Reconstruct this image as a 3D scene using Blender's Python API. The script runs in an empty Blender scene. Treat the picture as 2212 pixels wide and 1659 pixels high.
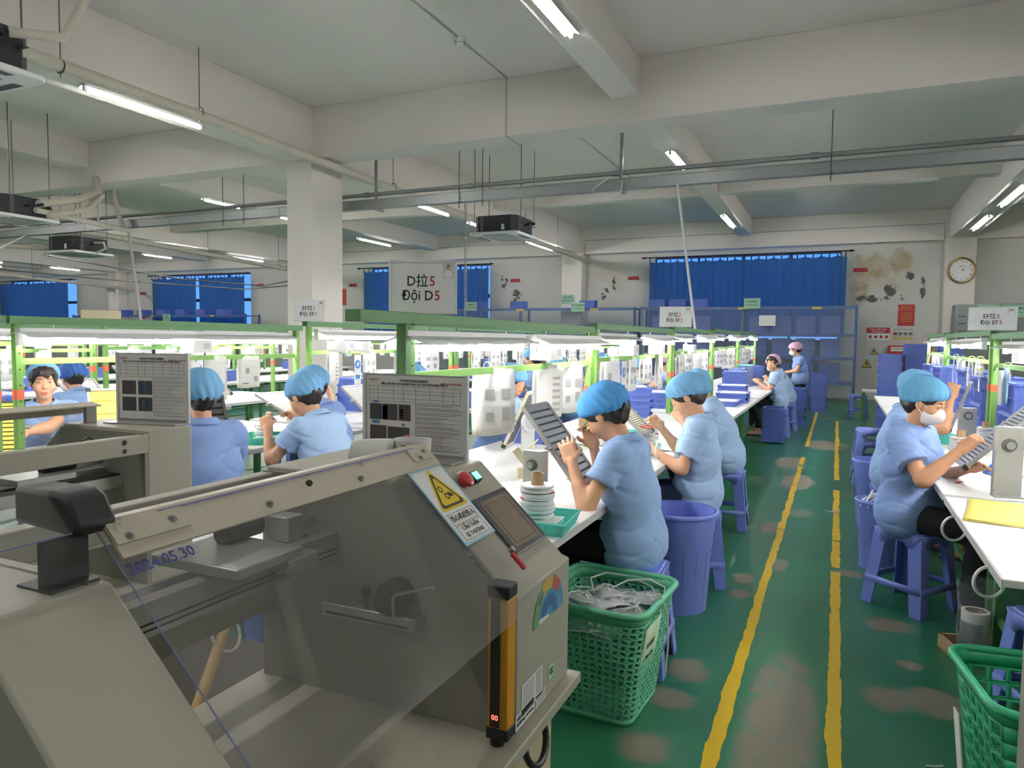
import bpy, bmesh, math, random
import numpy as np
from mathutils import Vector, Matrix, Euler
from math import sin, cos, pi, radians, sqrt, atan2
rnd = random.Random(7)
C = bpy.context.scene.collection
scn = bpy.context.scene

# ---------------------------------------------------------------- camera
cam_d = bpy.data.cameras.new('camera'); cam = bpy.data.objects.new('camera', cam_d); C.objects.link(cam)
cam_d.sensor_width = 36; cam_d.sensor_fit = 'HORIZONTAL'; cam_d.lens = 1545/2212*36
cam_d.clip_start = .05; cam_d.clip_end = 200
CR = Matrix(((0.9100, 0.0367, -0.4130), (0.4144, -0.0508, 0.9087), (0.0124, -0.9980, -0.0615)))
m3 = Matrix((CR.col[0], -CR.col[1], -CR.col[2])).transposed()
q = m3.to_quaternion(); cam.rotation_mode = 'QUATERNION'; cam.rotation_quaternion = q
cam.location = (0, 0, 1.5)
scn.camera = cam

# ---------------------------------------------------------------- world, exposure
w = bpy.data.worlds.new('world'); scn.world = w; w.use_nodes = True
nt = w.node_tree; bg = nt.nodes['Background']
sky = nt.nodes.new('ShaderNodeTexSky'); sky.sky_type = 'HOSEK_WILKIE'; sky.turbidity = 4; sky.sun_direction = (0.3, -0.6, 0.74)
nt.links.new(sky.outputs[0], bg.inputs[0]); bg.inputs[1].default_value = 3.5
scn.view_settings.view_transform = 'Standard'; scn.view_settings.look = 'None'
scn.view_settings.gamma = 1; scn.view_settings.use_curve_mapping = False
scn.view_settings.exposure = EXPOSURE = 1.05
try:
    scn.cycles.max_bounces = 7; scn.cycles.diffuse_bounces = 4; scn.cycles.glossy_bounces = 3
    scn.cycles.transparent_max_bounces = 16; scn.cycles.transmission_bounces = 5
    scn.cycles.caustics_reflective = False; scn.cycles.caustics_refractive = False
    scn.cycles.sample_clamp_indirect = 6; scn.cycles.use_light_tree = True
except Exception: pass
TUBE_CEIL = 85.0     # emission of the ceiling tubes
TUBE_BENCH = 40.0    # emission of the bench tubes

# ---------------------------------------------------------------- materials
def S(r, g, b):      # sRGB 0-255 -> linear
    f = lambda c: c/12.92 if c <= .04045 else ((c+.055)/1.055)**2.4
    return (f(r/255), f(g/255), f(b/255), 1)
MATS = {}
def mat(name, col, rough=.5, metal=0, var=.06, scale=8, bump=0, bscale=60, spec=.5, emit=None, es=0, trans=0, coat=0, col2=None, mask=None, alpha=1):
    """principled with a procedural tint variation; col2+mask=(scale,lo,hi) lays worn patches"""
    m = bpy.data.materials.new(name); m.use_nodes = True; MATS[name] = m
    t = m.node_tree; n = t.nodes; L = t.links; p = n['Principled BSDF']
    p.inputs['Roughness'].default_value = rough; p.inputs['Metallic'].default_value = metal
    p.inputs['Specular IOR Level'].default_value = spec
    tc = n.new('ShaderNodeTexCoord')
    nz = n.new('ShaderNodeTexNoise'); nz.inputs['Scale'].default_value = scale; nz.inputs['Detail'].default_value = 4
    L.new(tc.outputs['Object'], nz.inputs['Vector'])
    mx = n.new('ShaderNodeMix'); mx.data_type = 'RGBA'
    mx.inputs[6].default_value = tuple(max(0, c*(1-var)) for c in col[:3])+(1,)
    mx.inputs[7].default_value = tuple(min(1, c*(1+var)) for c in col[:3])+(1,)
    L.new(nz.outputs[0], mx.inputs[0]); out = mx.outputs[2]
    if col2:
        n2 = n.new('ShaderNodeTexNoise'); n2.inputs['Scale'].default_value = mask[0]; n2.inputs['Detail'].default_value = 7
        n2.inputs['Roughness'].default_value = .65
        L.new(tc.outputs['Object'], n2.inputs['Vector'])
        mr = n.new('ShaderNodeMapRange'); mr.inputs[1].default_value = mask[1]; mr.inputs[2].default_value = mask[2]
        L.new(n2.outputs[0], mr.inputs[0])
        m2 = n.new('ShaderNodeMix'); m2.data_type = 'RGBA'; m2.inputs[7].default_value = col2
        L.new(mr.outputs[0], m2.inputs[0]); L.new(out, m2.inputs[6]); out = m2.outputs[2]
    L.new(out, p.inputs['Base Color'])
    if bump:
        nb = n.new('ShaderNodeTexNoise'); nb.inputs['Scale'].default_value = bscale; nb.inputs['Detail'].default_value = 3
        L.new(tc.outputs['Object'], nb.inputs['Vector'])
        b = n.new('ShaderNodeBump'); b.inputs['Strength'].default_value = bump; b.inputs['Distance'].default_value = .01
        L.new(nb.outputs[0], b.inputs['Height']); L.new(b.outputs[0], p.inputs['Normal'])
    if emit: p.inputs['Emission Color'].default_value = emit; p.inputs['Emission Strength'].default_value = es
    if trans: p.inputs['Transmission Weight'].default_value = trans
    if coat: p.inputs['Coat Weight'].default_value = coat
    if alpha < 1: p.inputs['Alpha'].default_value = alpha
    return m
def film(name, col, opacity, rough=.15):
    """clear sheet: mostly see-through, slightly milky, glossy"""
    m = bpy.data.materials.new(name); m.use_nodes = True; MATS[name] = m
    t = m.node_tree; n = t.nodes; L = t.links; n.remove(n['Principled BSDF'])
    o = n['Material Output']; tr = n.new('ShaderNodeBsdfTransparent')
    p = n.new('ShaderNodeBsdfPrincipled'); p.inputs['Base Color'].default_value = col; p.inputs['Roughness'].default_value = rough
    lw = n.new('ShaderNodeLayerWeight'); lw.inputs[0].default_value = .35
    fr = n.new('ShaderNodeMath'); fr.operation = 'POWER'; fr.inputs[1].default_value = 3; L.new(lw.outputs['Facing'], fr.inputs[0])
    ad = n.new('ShaderNodeMath'); ad.operation = 'ADD'; ad.use_clamp = True; ad.inputs[1].default_value = opacity
    ml = n.new('ShaderNodeMath'); ml.operation = 'MULTIPLY'; ml.inputs[1].default_value = .5
    L.new(fr.outputs[0], ml.inputs[0]); L.new(ml.outputs[0], ad.inputs[0])
    mx = n.new('ShaderNodeMixShader'); L.new(ad.outputs[0], mx.inputs[0]); L.new(tr.outputs[0], mx.inputs[1]); L.new(p.outputs[0], mx.inputs[2])
    L.new(mx.outputs[0], o.inputs[0]); return m
def glow(name, col, s):
    m = bpy.data.materials.new(name); m.use_nodes = True; MATS[name] = m
    p = m.node_tree.nodes['Principled BSDF']; p.inputs['Base Color'].default_value = (.9, .9, .9, 1)
    p.inputs['Emission Color'].default_value = col; p.inputs['Emission Strength'].default_value = s
    return m

# ---------------------------------------------------------------- mesh builder
def V3(*a): return Vector(a)
class MB:
    def __init__(s): s.v = []; s.f = []; s.mi = []; s.cur = 0
    def mat(s, i): s.cur = i; return s
    def add(s, vs, fs, M=None):
        b = len(s.v)
        s.v += [tuple(M @ Vector(p)) for p in vs] if M is not None else [tuple(p) for p in vs]
        s.f += [tuple(i+b for i in f) for f in fs]; s.mi += [s.cur]*len(fs); return s
    def box(s, a, b, M=None):
        x0, y0, z0 = a; x1, y1, z1 = b
        vs = [(x0,y0,z0),(x1,y0,z0),(x1,y1,z0),(x0,y1,z0),(x0,y0,z1),(x1,y0,z1),(x1,y1,z1),(x0,y1,z1)]
        return s.add(vs, [(0,3,2,1),(4,5,6,7),(0,1,5,4),(1,2,6,5),(2,3,7,6),(3,0,4,7)], M)
    def cbox(s, c, d, M=None):
        return s.box([c[i]-d[i]/2 for i in range(3)], [c[i]+d[i]/2 for i in range(3)], M)
    def cyl(s, p0, p1, r0, r1=None, n=12, cap=True):
        r1 = r0 if r1 is None else r1
        p0, p1 = Vector(p0), Vector(p1); d = (p1-p0).normalized()
        u = d.orthogonal().normalized(); w_ = d.cross(u)
        vs = []
        for p, r in ((p0, r0), (p1, r1)):
            for i in range(n):
                a = 2*pi*i/n; vs.append(p+u*(r*cos(a))+w_*(r*sin(a)))
        fs = [(i, (i+1) % n, n+(i+1) % n, n+i) for i in range(n)]
        if cap: fs += [tuple(range(n-1, -1, -1)), tuple(range(n, 2*n))]
        return s.add(vs, fs)
    def tube(s, pts, r, n=8, closed=False):
        pts = [Vector(p) for p in pts]; k = len(pts); vs = []; prev = None
        for i, p in enumerate(pts):
            a = pts[i-1] if (i > 0 or closed) else p; b = pts[(i+1) % k] if (i < k-1 or closed) else p
            d = (b-a).normalized()
            if prev is None: u = d.orthogonal().normalized()
            else:
                u = prev-d*prev.dot(d)
                u = u.normalized() if u.length > 1e-6 else d.orthogonal().normalized()
            prev = u; w_ = d.cross(u); rr = r[i] if isinstance(r, (list, tuple)) else r
            vs += [p+u*(rr*cos(2*pi*j/n))+w_*(rr*sin(2*pi*j/n)) for j in range(n)]
        fs = []
        for i in range(k if closed else k-1):
            for j in range(n):
                a = i*n+j; b = i*n+(j+1) % n; c = ((i+1) % k)*n+(j+1) % n; d_ = ((i+1) % k)*n+j
                fs.append((a, b, c, d_))
        if not closed: fs += [tuple(range(n-1, -1, -1)), tuple(range((k-1)*n, k*n))]
        return s.add(vs, fs)
    def lathe(s, prof, c=(0,0,0), n=24, M=None):
        vs = []; fs = []; k = len(prof)
        for r, z in prof:
            for i in range(n):
                a = 2*pi*i/n; vs.append((c[0]+r*cos(a), c[1]+r*sin(a), c[2]+z))
        for j in range(k-1):
            for i in range(n): fs.append((j*n+i, j*n+(i+1) % n, (j+1)*n+(i+1) % n, (j+1)*n+i))
        return s.add(vs, fs, M)
    def prism(s, poly, axis, a, b, M=None):
        """poly of 2-D points extruded along axis (0,1,2) from a to b"""
        n = len(poly); vs = []
        for t in (a, b):
            for p in poly:
                q_ = list(p); q_.insert(axis, t); vs.append(tuple(q_))
        fs = [tuple(range(n)), tuple(range(2*n-1, n-1, -1))]+[(i, n+i, n+(i+1) % n, (i+1) % n) for i in range(n)]
        return s.add(vs, fs, M)
    def grid(s, fn, nu, nv, M=None):
        vs = [fn(i/nu, j/nv) for j in range(nv+1) for i in range(nu+1)]
        fs = [(j*(nu+1)+i, j*(nu+1)+i+1, (j+1)*(nu+1)+i+1, (j+1)*(nu+1)+i) for j in range(nv) for i in range(nu)]
        return s.add(vs, fs, M)
    def mesh(s, name, mats, off=(0,0,0), smooth=None):
        me = bpy.data.meshes.new(name); o = Vector(off)
        me.from_pydata([tuple(Vector(p)-o) for p in s.v], [], s.f)
        for m in (mats if isinstance(mats, (list, tuple)) else [mats]): me.materials.append(MATS[m] if isinstance(m, str) else m)
        if max(s.mi, default=0): me.polygons.foreach_set('material_index', s.mi)
        bm = bmesh.new(); bm.from_mesh(me); bmesh.ops.recalc_face_normals(bm, faces=bm.faces[:]); bm.to_mesh(me); bm.free()
        if smooth is not None:
            me.shade_smooth(); me.set_sharp_from_angle(angle=radians(smooth))
        return me
    def build(s, name, mats, parent=None, world=False, smooth=35, bevel=0, solid=0):
        """world=True: the coordinates are world ones and the parent's location is taken off"""
        off = parent.location if (parent and world) else (0,0,0)
        if parent and world and parent.parent: off = Vector(parent.location)+Vector(parent.parent.location)
        o = bpy.data.objects.new(name, s.mesh(name, mats, off, smooth)); C.objects.link(o)
        if parent: o.parent = parent
        if solid:
            q_ = o.modifiers.new('thick', 'SOLIDIFY'); q_.thickness = solid; q_.offset = 0
        if bevel:
            b = o.modifiers.new('bevel', 'BEVEL'); b.width = bevel; b.segments = 2; b.limit_method = 'ANGLE'; b.angle_limit = radians(40)
        return o
def tag(o, label=None, cat=None, group=None, kind=None):
    if label: o['label'] = label
    if cat: o['category'] = cat
    if group: o['group'] = group
    if kind: o['kind'] = kind
    return o
def thing(name, label, cat, loc=(0,0,0), rz=0, group=None):
    o = bpy.data.objects.new(name, None); C.objects.link(o); o.empty_display_size = .1
    o.location = loc; o.rotation_euler = (0, 0, rz)
    return tag(o, label, cat, group)
def struct(name, mb, m, **k): return tag(mb.build(name, m, **k), kind='structure')
def copy_tree(o, loc=None, rz=None, label=None, group=None, parent=None):
    c = o.copy(); C.objects.link(c); c.parent = parent
    if parent is not None: c.matrix_parent_inverse = o.matrix_parent_inverse
    if loc is not None: c.location = loc
    if rz is not None: c.rotation_euler = (0, 0, rz)
    if label: c['label'] = label
    if group: c['group'] = group
    for ch in list(o.children): copy_tree(ch, parent=c)
    return c
def T(x, y, z): return Matrix.Translation((x, y, z))
def RX(a): return Matrix.Rotation(a, 4, 'X')
def RY(a): return Matrix.Rotation(a, 4, 'Y')
def RZ(a): return Matrix.Rotation(a, 4, 'Z')
def text(name, s, size, m, parent, M, weight=0, align='CENTER', depth=.0004, sx=1, spacing=1.0):
    """flat printed lettering as a thin mesh; M places the text plane (x right, y up, z out)"""
    cu = bpy.data.curves.new(name, 'FONT'); cu.body = s; cu.size = size; cu.align_x = align; cu.align_y = 'CENTER'
    cu.offset = weight; cu.extrude = depth/2; cu.resolution_u = 2; cu.space_character = spacing
    t = bpy.data.objects.new(name, cu); C.objects.link(t)
    dg = bpy.context.evaluated_depsgraph_get(); me = bpy.data.meshes.new_from_object(t.evaluated_get(dg))
    bpy.data.objects.remove(t); bpy.data.curves.remove(cu)
    me.name = name; me.transform(M @ Matrix.Diagonal((sx, 1, 1, 1)))
    me.materials.clear(); me.materials.append(MATS[m])
    o = bpy.data.objects.new(name, me); C.objects.link(o); o.parent = parent
    return o
def frameM(o, xd, yd):
    """matrix of a plane: origin o, x along xd, y along yd"""
    x = Vector(xd).normalized(); y = Vector(yd).normalized(); z = x.cross(y).normalized(); y = z.cross(x)
    m = Matrix((x, y, z)).transposed().to_4x4(); m.translation = Vector(o); return m
# ================================================================ materials of the place
mat('white_wall', S(212,206,203), .75, var=.04, scale=2)
mat('ceil_paint', S(223,217,211), .8, var=.03, scale=1)
mat('column_paint', S(226,220,213), .7, var=.02)
mat('galv', S(150,155,155), .4, .75, var=.25, scale=90)
mat('rod_metal', S(95,95,95), .5, .6)
mat('insul', S(196,190,176), .8, var=.18, scale=6, bump=.6, bscale=14)
mat('white_metal', S(226,228,228), .35, var=.02)
mat('grey_conduit', S(168,168,165), .6)
mat('dark_foam', S(52,53,58), .85, var=.2, scale=12)
mat('foam_seam', S(92,88,86), .8)
mat('grille', S(150,150,152), .6)
mat('slot_dark', S(60,60,62), .7)
glow('tube_ceiling', (1.0, .955, .935, 1), TUBE_CEIL)
glow('tube_bench', (1.0, .96, .94, 1), TUBE_BENCH)
mat('sticker_red', S(178,48,46), .5)
mat('sticker_green', S(150,190,165), .6)
mat('paper', S(236,236,234), .7, var=.03, scale=5)
mat('ink', S(40,40,42), .6)
mat('photo_grey', S(168,168,170), .6); mat('ink_grey', S(120,120,122), .6)
mat('ink_red', S(186,52,58), .6)
mat('ink_blue', S(70,130,190), .6)
mat('yellow_label', S(200,180,90), .6)
mat('black_plastic', S(34,34,36), .5, var=.1)
mat('skin', S(214,164,132), .5, var=.05, scale=30, spec=.3)
mat('steel_worn', S(172,172,168), .35, .6, var=.12, scale=20, col2=S(128,112,84), mask=(16, .6, .72)); mat('steel', S(170,172,172), .3, .8, var=.15, scale=30)
mat('blue_crate', S(92,114,190), .42, var=.07)
mat('blue_frame', S(58,92,150), .5, var=.1)
mat('blue_plastic', S(116,134,212), .38, var=.05, scale=5)
mat('gold_trim', S(160,135,90), .25, .8)

# stained wall of the far end: brown damp blotches and grey flaked patches (shapes of their own)
def stained_wall():
    m = mat('stained_wall', S(205,205,200), .8, var=.03, scale=2); t = m.node_tree; n = t.nodes; L = t.links
    p = n['Principled BSDF']; src = p.inputs['Base Color'].links[0].from_socket
    tc = n.new('ShaderNodeTexCoord')
    def blob(cx, cz, rx, rz, soft):
        sx = n.new('ShaderNodeSeparateXYZ'); L.new(tc.outputs['Object'], sx.inputs[0])
        def ax(o_, c, r):
            a = n.new('ShaderNodeMath'); a.operation = 'SUBTRACT'; L.new(o_, a.inputs[0]); a.inputs[1].default_value = c
            b = n.new('ShaderNodeMath'); b.operation = 'DIVIDE'; L.new(a.outputs[0], b.inputs[0]); b.inputs[1].default_value = r
            c_ = n.new('ShaderNodeMath'); c_.operation = 'MULTIPLY'; L.new(b.outputs[0], c_.inputs[0]); L.new(b.outputs[0], c_.inputs[1]); return c_.outputs[0]
        a = n.new('ShaderNodeMath'); a.operation = 'ADD'; L.new(ax(sx.outputs[0], cx, rx), a.inputs[0]); L.new(ax(sx.outputs[2], cz, rz), a.inputs[1])
        mr = n.new('ShaderNodeMapRange'); mr.inputs[1].default_value = soft; mr.inputs[2].default_value = 0; L.new(a.outputs[0], mr.inputs[0]); return mr.outputs[0]
    def layer(base, col, blobs, scale, lo, hi, det=8):
        nz = n.new('ShaderNodeTexNoise'); nz.inputs['Scale'].default_value = scale; nz.inputs['Detail'].default_value = det; nz.inputs['Roughness'].default_value = .62
        L.new(tc.outputs['Object'], nz.inputs['Vector']); acc = None
        for b in blobs:
            o_ = blob(*b)
            if acc is None: acc = o_
            else:
                mx_ = n.new('ShaderNodeMath'); mx_.operation = 'MAXIMUM'; L.new(acc, mx_.inputs[0]); L.new(o_, mx_.inputs[1]); acc = mx_.outputs[0]
        mu = n.new('ShaderNodeMath'); mu.operation = 'MULTIPLY'; L.new(nz.outputs[0], mu.inputs[0]); L.new(acc, mu.inputs[1])
        mr = n.new('ShaderNodeMapRange'); mr.inputs[1].default_value = lo; mr.inputs[2].default_value = hi; L.new(mu.outputs[0], mr.inputs[0])
        mx = n.new('ShaderNodeMix'); mx.data_type = 'RGBA'; mx.inputs[7].default_value = col; L.new(mr.outputs[0], mx.inputs[0]); L.new(base, mx.inputs[6]); return mx.outputs[2]
    o_ = layer(src, S(168,146,112), [(.75, 3.55, .75, .6, 1.2), (1.4, 3.7, .5, .5, 1.2), (.45, 3.0, .4, .8, 1.2)], 3.2, .3, .5)
    o_ = layer(o_, S(196,190,170), [(-6.6, 3.5, 1.1, .8, 1.2), (.9, 3.4, 1.5, .9, 1.2)], 2.2, .3, .6)
    o_ = layer(o_, S(92,92,90), [(.75, 2.72, .75, .16, 1.3), (1.25, 2.95, .3, .3, 1.3), (1.65, 3.3, .18, .2, 1.3), (1.5, 2.75, .3, .16, 1.3), (1.95, 3.0, .14, .5, 1.1)], 4.5, .36, .42)
    o_ = layer(o_, S(84,84,84), [(-6.35, 3.3, .12, .5, 1.2), (-6.65, 2.95, .25, .35, 1.2), (-9.6, 2.95, .4, .4, 1.2), (-10.1, 3.4, .3, .5, 1.1)], 7, .42, .48)
    L.new(o_, p.inputs['Base Color'])
stained_wall()

def floor_mat():
    m = mat('green_floor', S(40,104,74), .28, var=.14, scale=1.5, spec=.5); t = m.node_tree; n = t.nodes; L = t.links
    p = n['Principled BSDF']; src = p.inputs['Base Color'].links[0].from_socket
    tc = n.new('ShaderNodeTexCoord')
    mp = n.new('ShaderNodeMapping'); mp.inputs['Scale'].default_value = (1.5, .8, 1); L.new(tc.outputs['Object'], mp.inputs[0])
    a = n.new('ShaderNodeTexNoise'); a.inputs['Scale'].default_value = 1.25; a.inputs['Detail'].default_value = 6; a.inputs['Roughness'].default_value = .5; L.new(mp.outputs[0], a.inputs[0])
    sx = n.new('ShaderNodeSeparateXYZ'); L.new(tc.outputs['Object'], sx.inputs[0])
    acc = None
    def term(o_, c, r):
        s1 = n.new('ShaderNodeMath'); s1.operation = 'SUBTRACT'; L.new(o_, s1.inputs[0]); s1.inputs[1].default_value = c
        s2 = n.new('ShaderNodeMath'); s2.operation = 'DIVIDE'; L.new(s1.outputs[0], s2.inputs[0]); s2.inputs[1].default_value = r
        s3 = n.new('ShaderNodeMath'); s3.operation = 'MULTIPLY'; L.new(s2.outputs[0], s3.inputs[0]); L.new(s2.outputs[0], s3.inputs[1]); return s3.outputs[0]
    # worn-through places: where feet turn and stools scrape
    for cx, cy, rx, ry in [(-.16,2.9,.15,.75), (-.6,2.95,.12,.1), (-.6,2.55,.1,.12), (-.57,3.25,.1,.13), (-.6,2.2,.13,.16), (.32,2.45,.13,.35), (.24,3.35,.1,.13), (.42,3.4,.13,.15), (.36,3.75,.07,.06), (.3,4.25,.13,.12),
                           (-.48,4.4,.06,.1), (-.5,4.7,.07,.12), (.13,5.1,.08,.1), (-.45,6.1,.1,.2), (-.35,8.3,.18,.5), (.3,7.3,.1,.3), (-.5,9.6,.2,.5), (-.1,11.5,.3,.6), (-.3,5.1,.05,.15)]:
        ad = n.new('ShaderNodeMath'); ad.operation = 'ADD'; L.new(term(sx.outputs[0], cx, rx), ad.inputs[0]); L.new(term(sx.outputs[1], cy, ry), ad.inputs[1])
        mr = n.new('ShaderNodeMapRange'); mr.inputs[1].default_value = 1.8; mr.inputs[2].default_value = .1; L.new(ad.outputs[0], mr.inputs[0])
        if acc is None: acc = mr.outputs[0]
        else:
            mx_ = n.new('ShaderNodeMath'); mx_.operation = 'MAXIMUM'; L.new(acc, mx_.inputs[0]); L.new(mr.outputs[0], mx_.inputs[1]); acc = mx_.outputs[0]
    b = n.new('ShaderNodeTexNoise'); b.inputs['Scale'].default_value = 9; b.inputs['Detail'].default_value = 9; b.inputs['Roughness'].default_value = .7; L.new(tc.outputs['Object'], b.inputs[0])
    mu = n.new('ShaderNodeMath'); mu.operation = 'MULTIPLY_ADD'; L.new(b.outputs[0], mu.inputs[0]); mu.inputs[1].default_value = .9; mu.inputs[2].default_value = -.1
    pr = n.new('ShaderNodeMath'); pr.operation = 'MULTIPLY'; L.new(mu.outputs[0], pr.inputs[0]); L.new(acc, pr.inputs[1])
    r2 = n.new('ShaderNodeMapRange'); r2.inputs[1].default_value = .14; r2.inputs[2].default_value = .27; L.new(pr.outputs[0], r2.inputs[0])
    r3 = n.new('ShaderNodeMapRange'); r3.inputs[1].default_value = .62; r3.inputs[2].default_value = .74; L.new(a.outputs[0], r3.inputs[0])
    mm = n.new('ShaderNodeMath'); mm.operation = 'MAXIMUM'; L.new(r2.outputs[0], mm.inputs[0]); L.new(r3.outputs[0], mm.inputs[1])
    mx = n.new('ShaderNodeMix'); mx.data_type = 'RGBA'; mx.inputs[7].default_value = S(112,110,94); L.new(mm.outputs[0], mx.inputs[0]); L.new(src, mx.inputs[6])
    L.new(mx.outputs[2], p.inputs['Base Color'])
    rr = n.new('ShaderNodeMapRange'); rr.inputs[3].default_value = .3; rr.inputs[4].default_value = .6; L.new(mm.outputs[0], rr.inputs[0]); L.new(rr.outputs[0], p.inputs['Roughness'])
floor_mat()
mat('lane_yellow', S(214,176,22), .5, var=.1, scale=20, col2=S(96,92,60), mask=(26, .68, .74))

# ================================================================ room shell
XL, XR, YF, YB, ZC = -40.0, 6.5, -5.0, 21.5, 4.96
struct('floor', MB().box((XL, YF, -.15), (XR, YB+.3, 0)), 'green_floor')
struct('ceiling', MB().box((XL, YF, ZC), (XR, YB+.3, ZC+.2)), 'ceil_paint')
WINS = [(-5.1, 0.0), (-15.4, -10.62), (-26.1, -21.1), (-36.4, -31.5)]
WZ0, WZ1 = 1.55, 4.02
mb = MB(); xs = XR
for a, b in WINS:
    mb.box((b, YB, 0), (xs, YB+.25, ZC)); xs = a
    mb.box((a, YB, 0), (b, YB+.25, WZ0)); mb.box((a, YB, WZ1), (b, YB+.25, ZC))
mb.box((XL, YB, 0), (xs, YB+.25, ZC))
struct('wall_back', mb, 'stained_wall', smooth=None)
struct('wall_front', MB().box((XL, YF-.25, 0), (XR, YF, ZC)), 'white_wall')
struct('wall_left', MB().box((XL-.25, YF, 0), (XL, YB, ZC)), 'white_wall')
struct('wall_right', MB().box((XR, YF, 0), (XR+.25, YB, ZC)), 'white_wall')
# beams: main ones on the column lines, shallower ones between
COLX = [2.72, -7.6, -18.05, -28.5, -38.9]
mb = MB()
k = 1
def beam(a, b):
    global k
    struct('trim_%d' % k, MB().box(a, b), 'ceil_paint', bevel=.008); k += 1
for yb in (8.76, -3.9): beam((XL, yb, 4.2), (XR, yb+.44, ZC))
beam((XL, YB-.32, 4.17), (XR, YB, ZC))
for x in COLX:
    beam((x-.25, -3.46, 4.2), (x+.25, 8.76, ZC)); beam((x-.25, 9.2, 4.2), (x+.25, YB-.32, ZC))
for x in (-2.5, -12.6, -23.2, -33.7):
    beam((x-.18, -3.46, 4.5), (x+.18, 8.76, ZC)); beam((x-.18, 9.2, 4.5), (x+.18, YB-.32, ZC))
xs_ = [XR]+[q_ for x in sorted(COLX+[-2.5, -12.6, -23.2, -33.7], reverse=True) for q_ in ((x+.25 if x in COLX else x+.18), (x-.25 if x in COLX else x-.18))]+[XL]
for i in range(0, len(xs_), 2):
    if xs_[i]-xs_[i+1] > .5: beam((xs_[i+1], 15.0, 4.5), (xs_[i], 15.3, ZC))
# columns
j = 1
for x in COLX[:4]:
    if x < 0:
        struct('trim_column_%d' % j, MB().box((x-.24, 8.75, 0), (x+.24, 9.5, 4.2)), 'column_paint', bevel=.01); j += 1
    struct('trim_column_%d' % j, MB().box((x-.33, YB-.42, 0), (x+.33, YB, 4.2)), 'column_paint', bevel=.008); j += 1

# lane markings: ragged worn strips of paint
def lane(name, x, segs, wd):
    mb = MB(); r = random.Random(int(x*100)+55)
    for y0, y1 in segs:
        n_ = int((y1-y0)/.035); xa = []; xb = []
        la = lb = 0
        for i in range(n_+1):
            la = .7*la+r.gauss(0, .0026); lb = .7*lb+r.gauss(0, .0026)
            if r.random() < .04: la += r.choice((-1, 1))*.006
            xa.append(x-wd/2+la); xb.append(x+wd/2+lb)
        vs = []
        for i in range(n_+1):
            y = y0+(y1-y0)*i/n_; vs += [(xa[i], y, .0015), (xb[i], y, .0015)]
        mb.add(vs, [(2*i, 2*i+1, 2*i+3, 2*i+2) for i in range(n_)])
    return struct(name, mb, 'lane_yellow', smooth=None)
lane('trim_lane_1', -.365, [(.9, 6.08), (6.1, 8.1), (8.12, 9.35), (9.5, 10.15), (11.2, 13.2), (13.3, 17.6)], .05)
lane('trim_lane_2', .038, [(.9, 5.1), (5.2, 5.9), (5.93, 8.0), (8.6, 10.9), (10.93, 15.2)], .052)

# wall conduit running on the wall beam, and small wall strips
mb = MB()
for a, b in ((2.35, -7.2), (-8.0, -17.7), (-18.4, -28.2)):
    mb.tube([(a, YB-.33, 4.18), (a, YB-.33, 4.58), (b, YB-.33, 4.58), (b, YB-.33, 4.18)], .011, 6)
tag(mb.build('wall_conduit', 'grey_conduit'), 'thin grey conduit running along the beam above the windows', 'conduit')

# ================================================================ ceiling lamps
def ceiling_lamp():
    t = thing('ceiling_lamp', 'x', 'lamp')
    MB().prism([(-.018, .05), (.018, .05), (.022, .075), (-.022, .075)], 1, -.62, .62).build('batten', 'white_metal', t)
    b = MB()
    for s_ in (-1, 1): b.prism([(s_*.02, .052), (s_*.075, .028), (s_*.077, .03), (s_*.02, .056)], 1, -.62, .62)
    b.build('reflector', 'white_metal', t)
    MB().cyl((0, -.585, .012), (0, .585, .012), .017, n=10).build('tube', 'tube_ceiling', t)
    for s_ in (-1, 1): MB().cbox((0, s_*.6, .022), (.035, .03, .06)).build('lamp_holder', 'white_metal', t, bevel=.004)
    return t
lamp0 = ceiling_lamp(); used = [0]
def put_lamp(x, y, z, lab, s_=1.0, tilt=0):
    if not used[0]: o = lamp0; used[0] = 1
    else: o = copy_tree(lamp0)
    o.location = (x, y, z-.075); o.scale = (1, s_, 1); o['label'] = lab; o['group'] = 'fluorescent ceiling lamps'; return o
g1 = 'twin line fluorescent ceiling lamp fixed under a main ceiling beam'
put_lamp(-7.48, 6.02, 4.2, 'fluorescent ceiling lamp below the beam with the lagged pipe, before the column', 1.28)
put_lamp(-7.7, 12.85, 4.2, 'fluorescent ceiling lamp beside the lagged pipe, before the grey boxed air conditioner', 1.15)
put_lamp(-7.75, 15.2, 4.2, 'fluorescent ceiling lamp half hidden behind the boxed air conditioner by the lagged pipe', 1.0)
put_lamp(-7.75, 18.9, 4.2, 'fluorescent ceiling lamp beyond the boxed air conditioner, nearest the wall pilaster', 1.5)
put_lamp(-2.46, 6.1, 4.5, 'fluorescent ceiling lamp under the shallow beam this side of the deep cross beam')
put_lamp(-2.5, 11.9, 4.5, 'fluorescent ceiling lamp just above the galvanised cable tray', .9)
put_lamp(-2.55, 18.3, 4.5, 'fluorescent ceiling lamp on the shallow beam above the widest blue curtain', 1.5)
put_lamp(2.72, 18.5, 4.2, 'fluorescent ceiling lamp on the beam that ends above the wall clock, nearer the wall', 1.55)
put_lamp(2.72, 15.4, 4.2, 'fluorescent ceiling lamp on the beam that ends above the clock, farther from the wall', 1.55)
for yy, q_ in ((12.0, 'third'), (6.0, 'fourth'), (.8, 'fifth')): put_lamp(2.72, yy, 4.2, q_+' fluorescent ceiling lamp from the clock along its beam')
put_lamp(-12.6, 12.0, 4.5, 'fluorescent ceiling lamp over the cable tray left of the square column', .85)
put_lamp(-12.62, 14.2, 4.5, 'short fluorescent ceiling lamp glimpsed under the tray beside the square column', .6)
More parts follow.
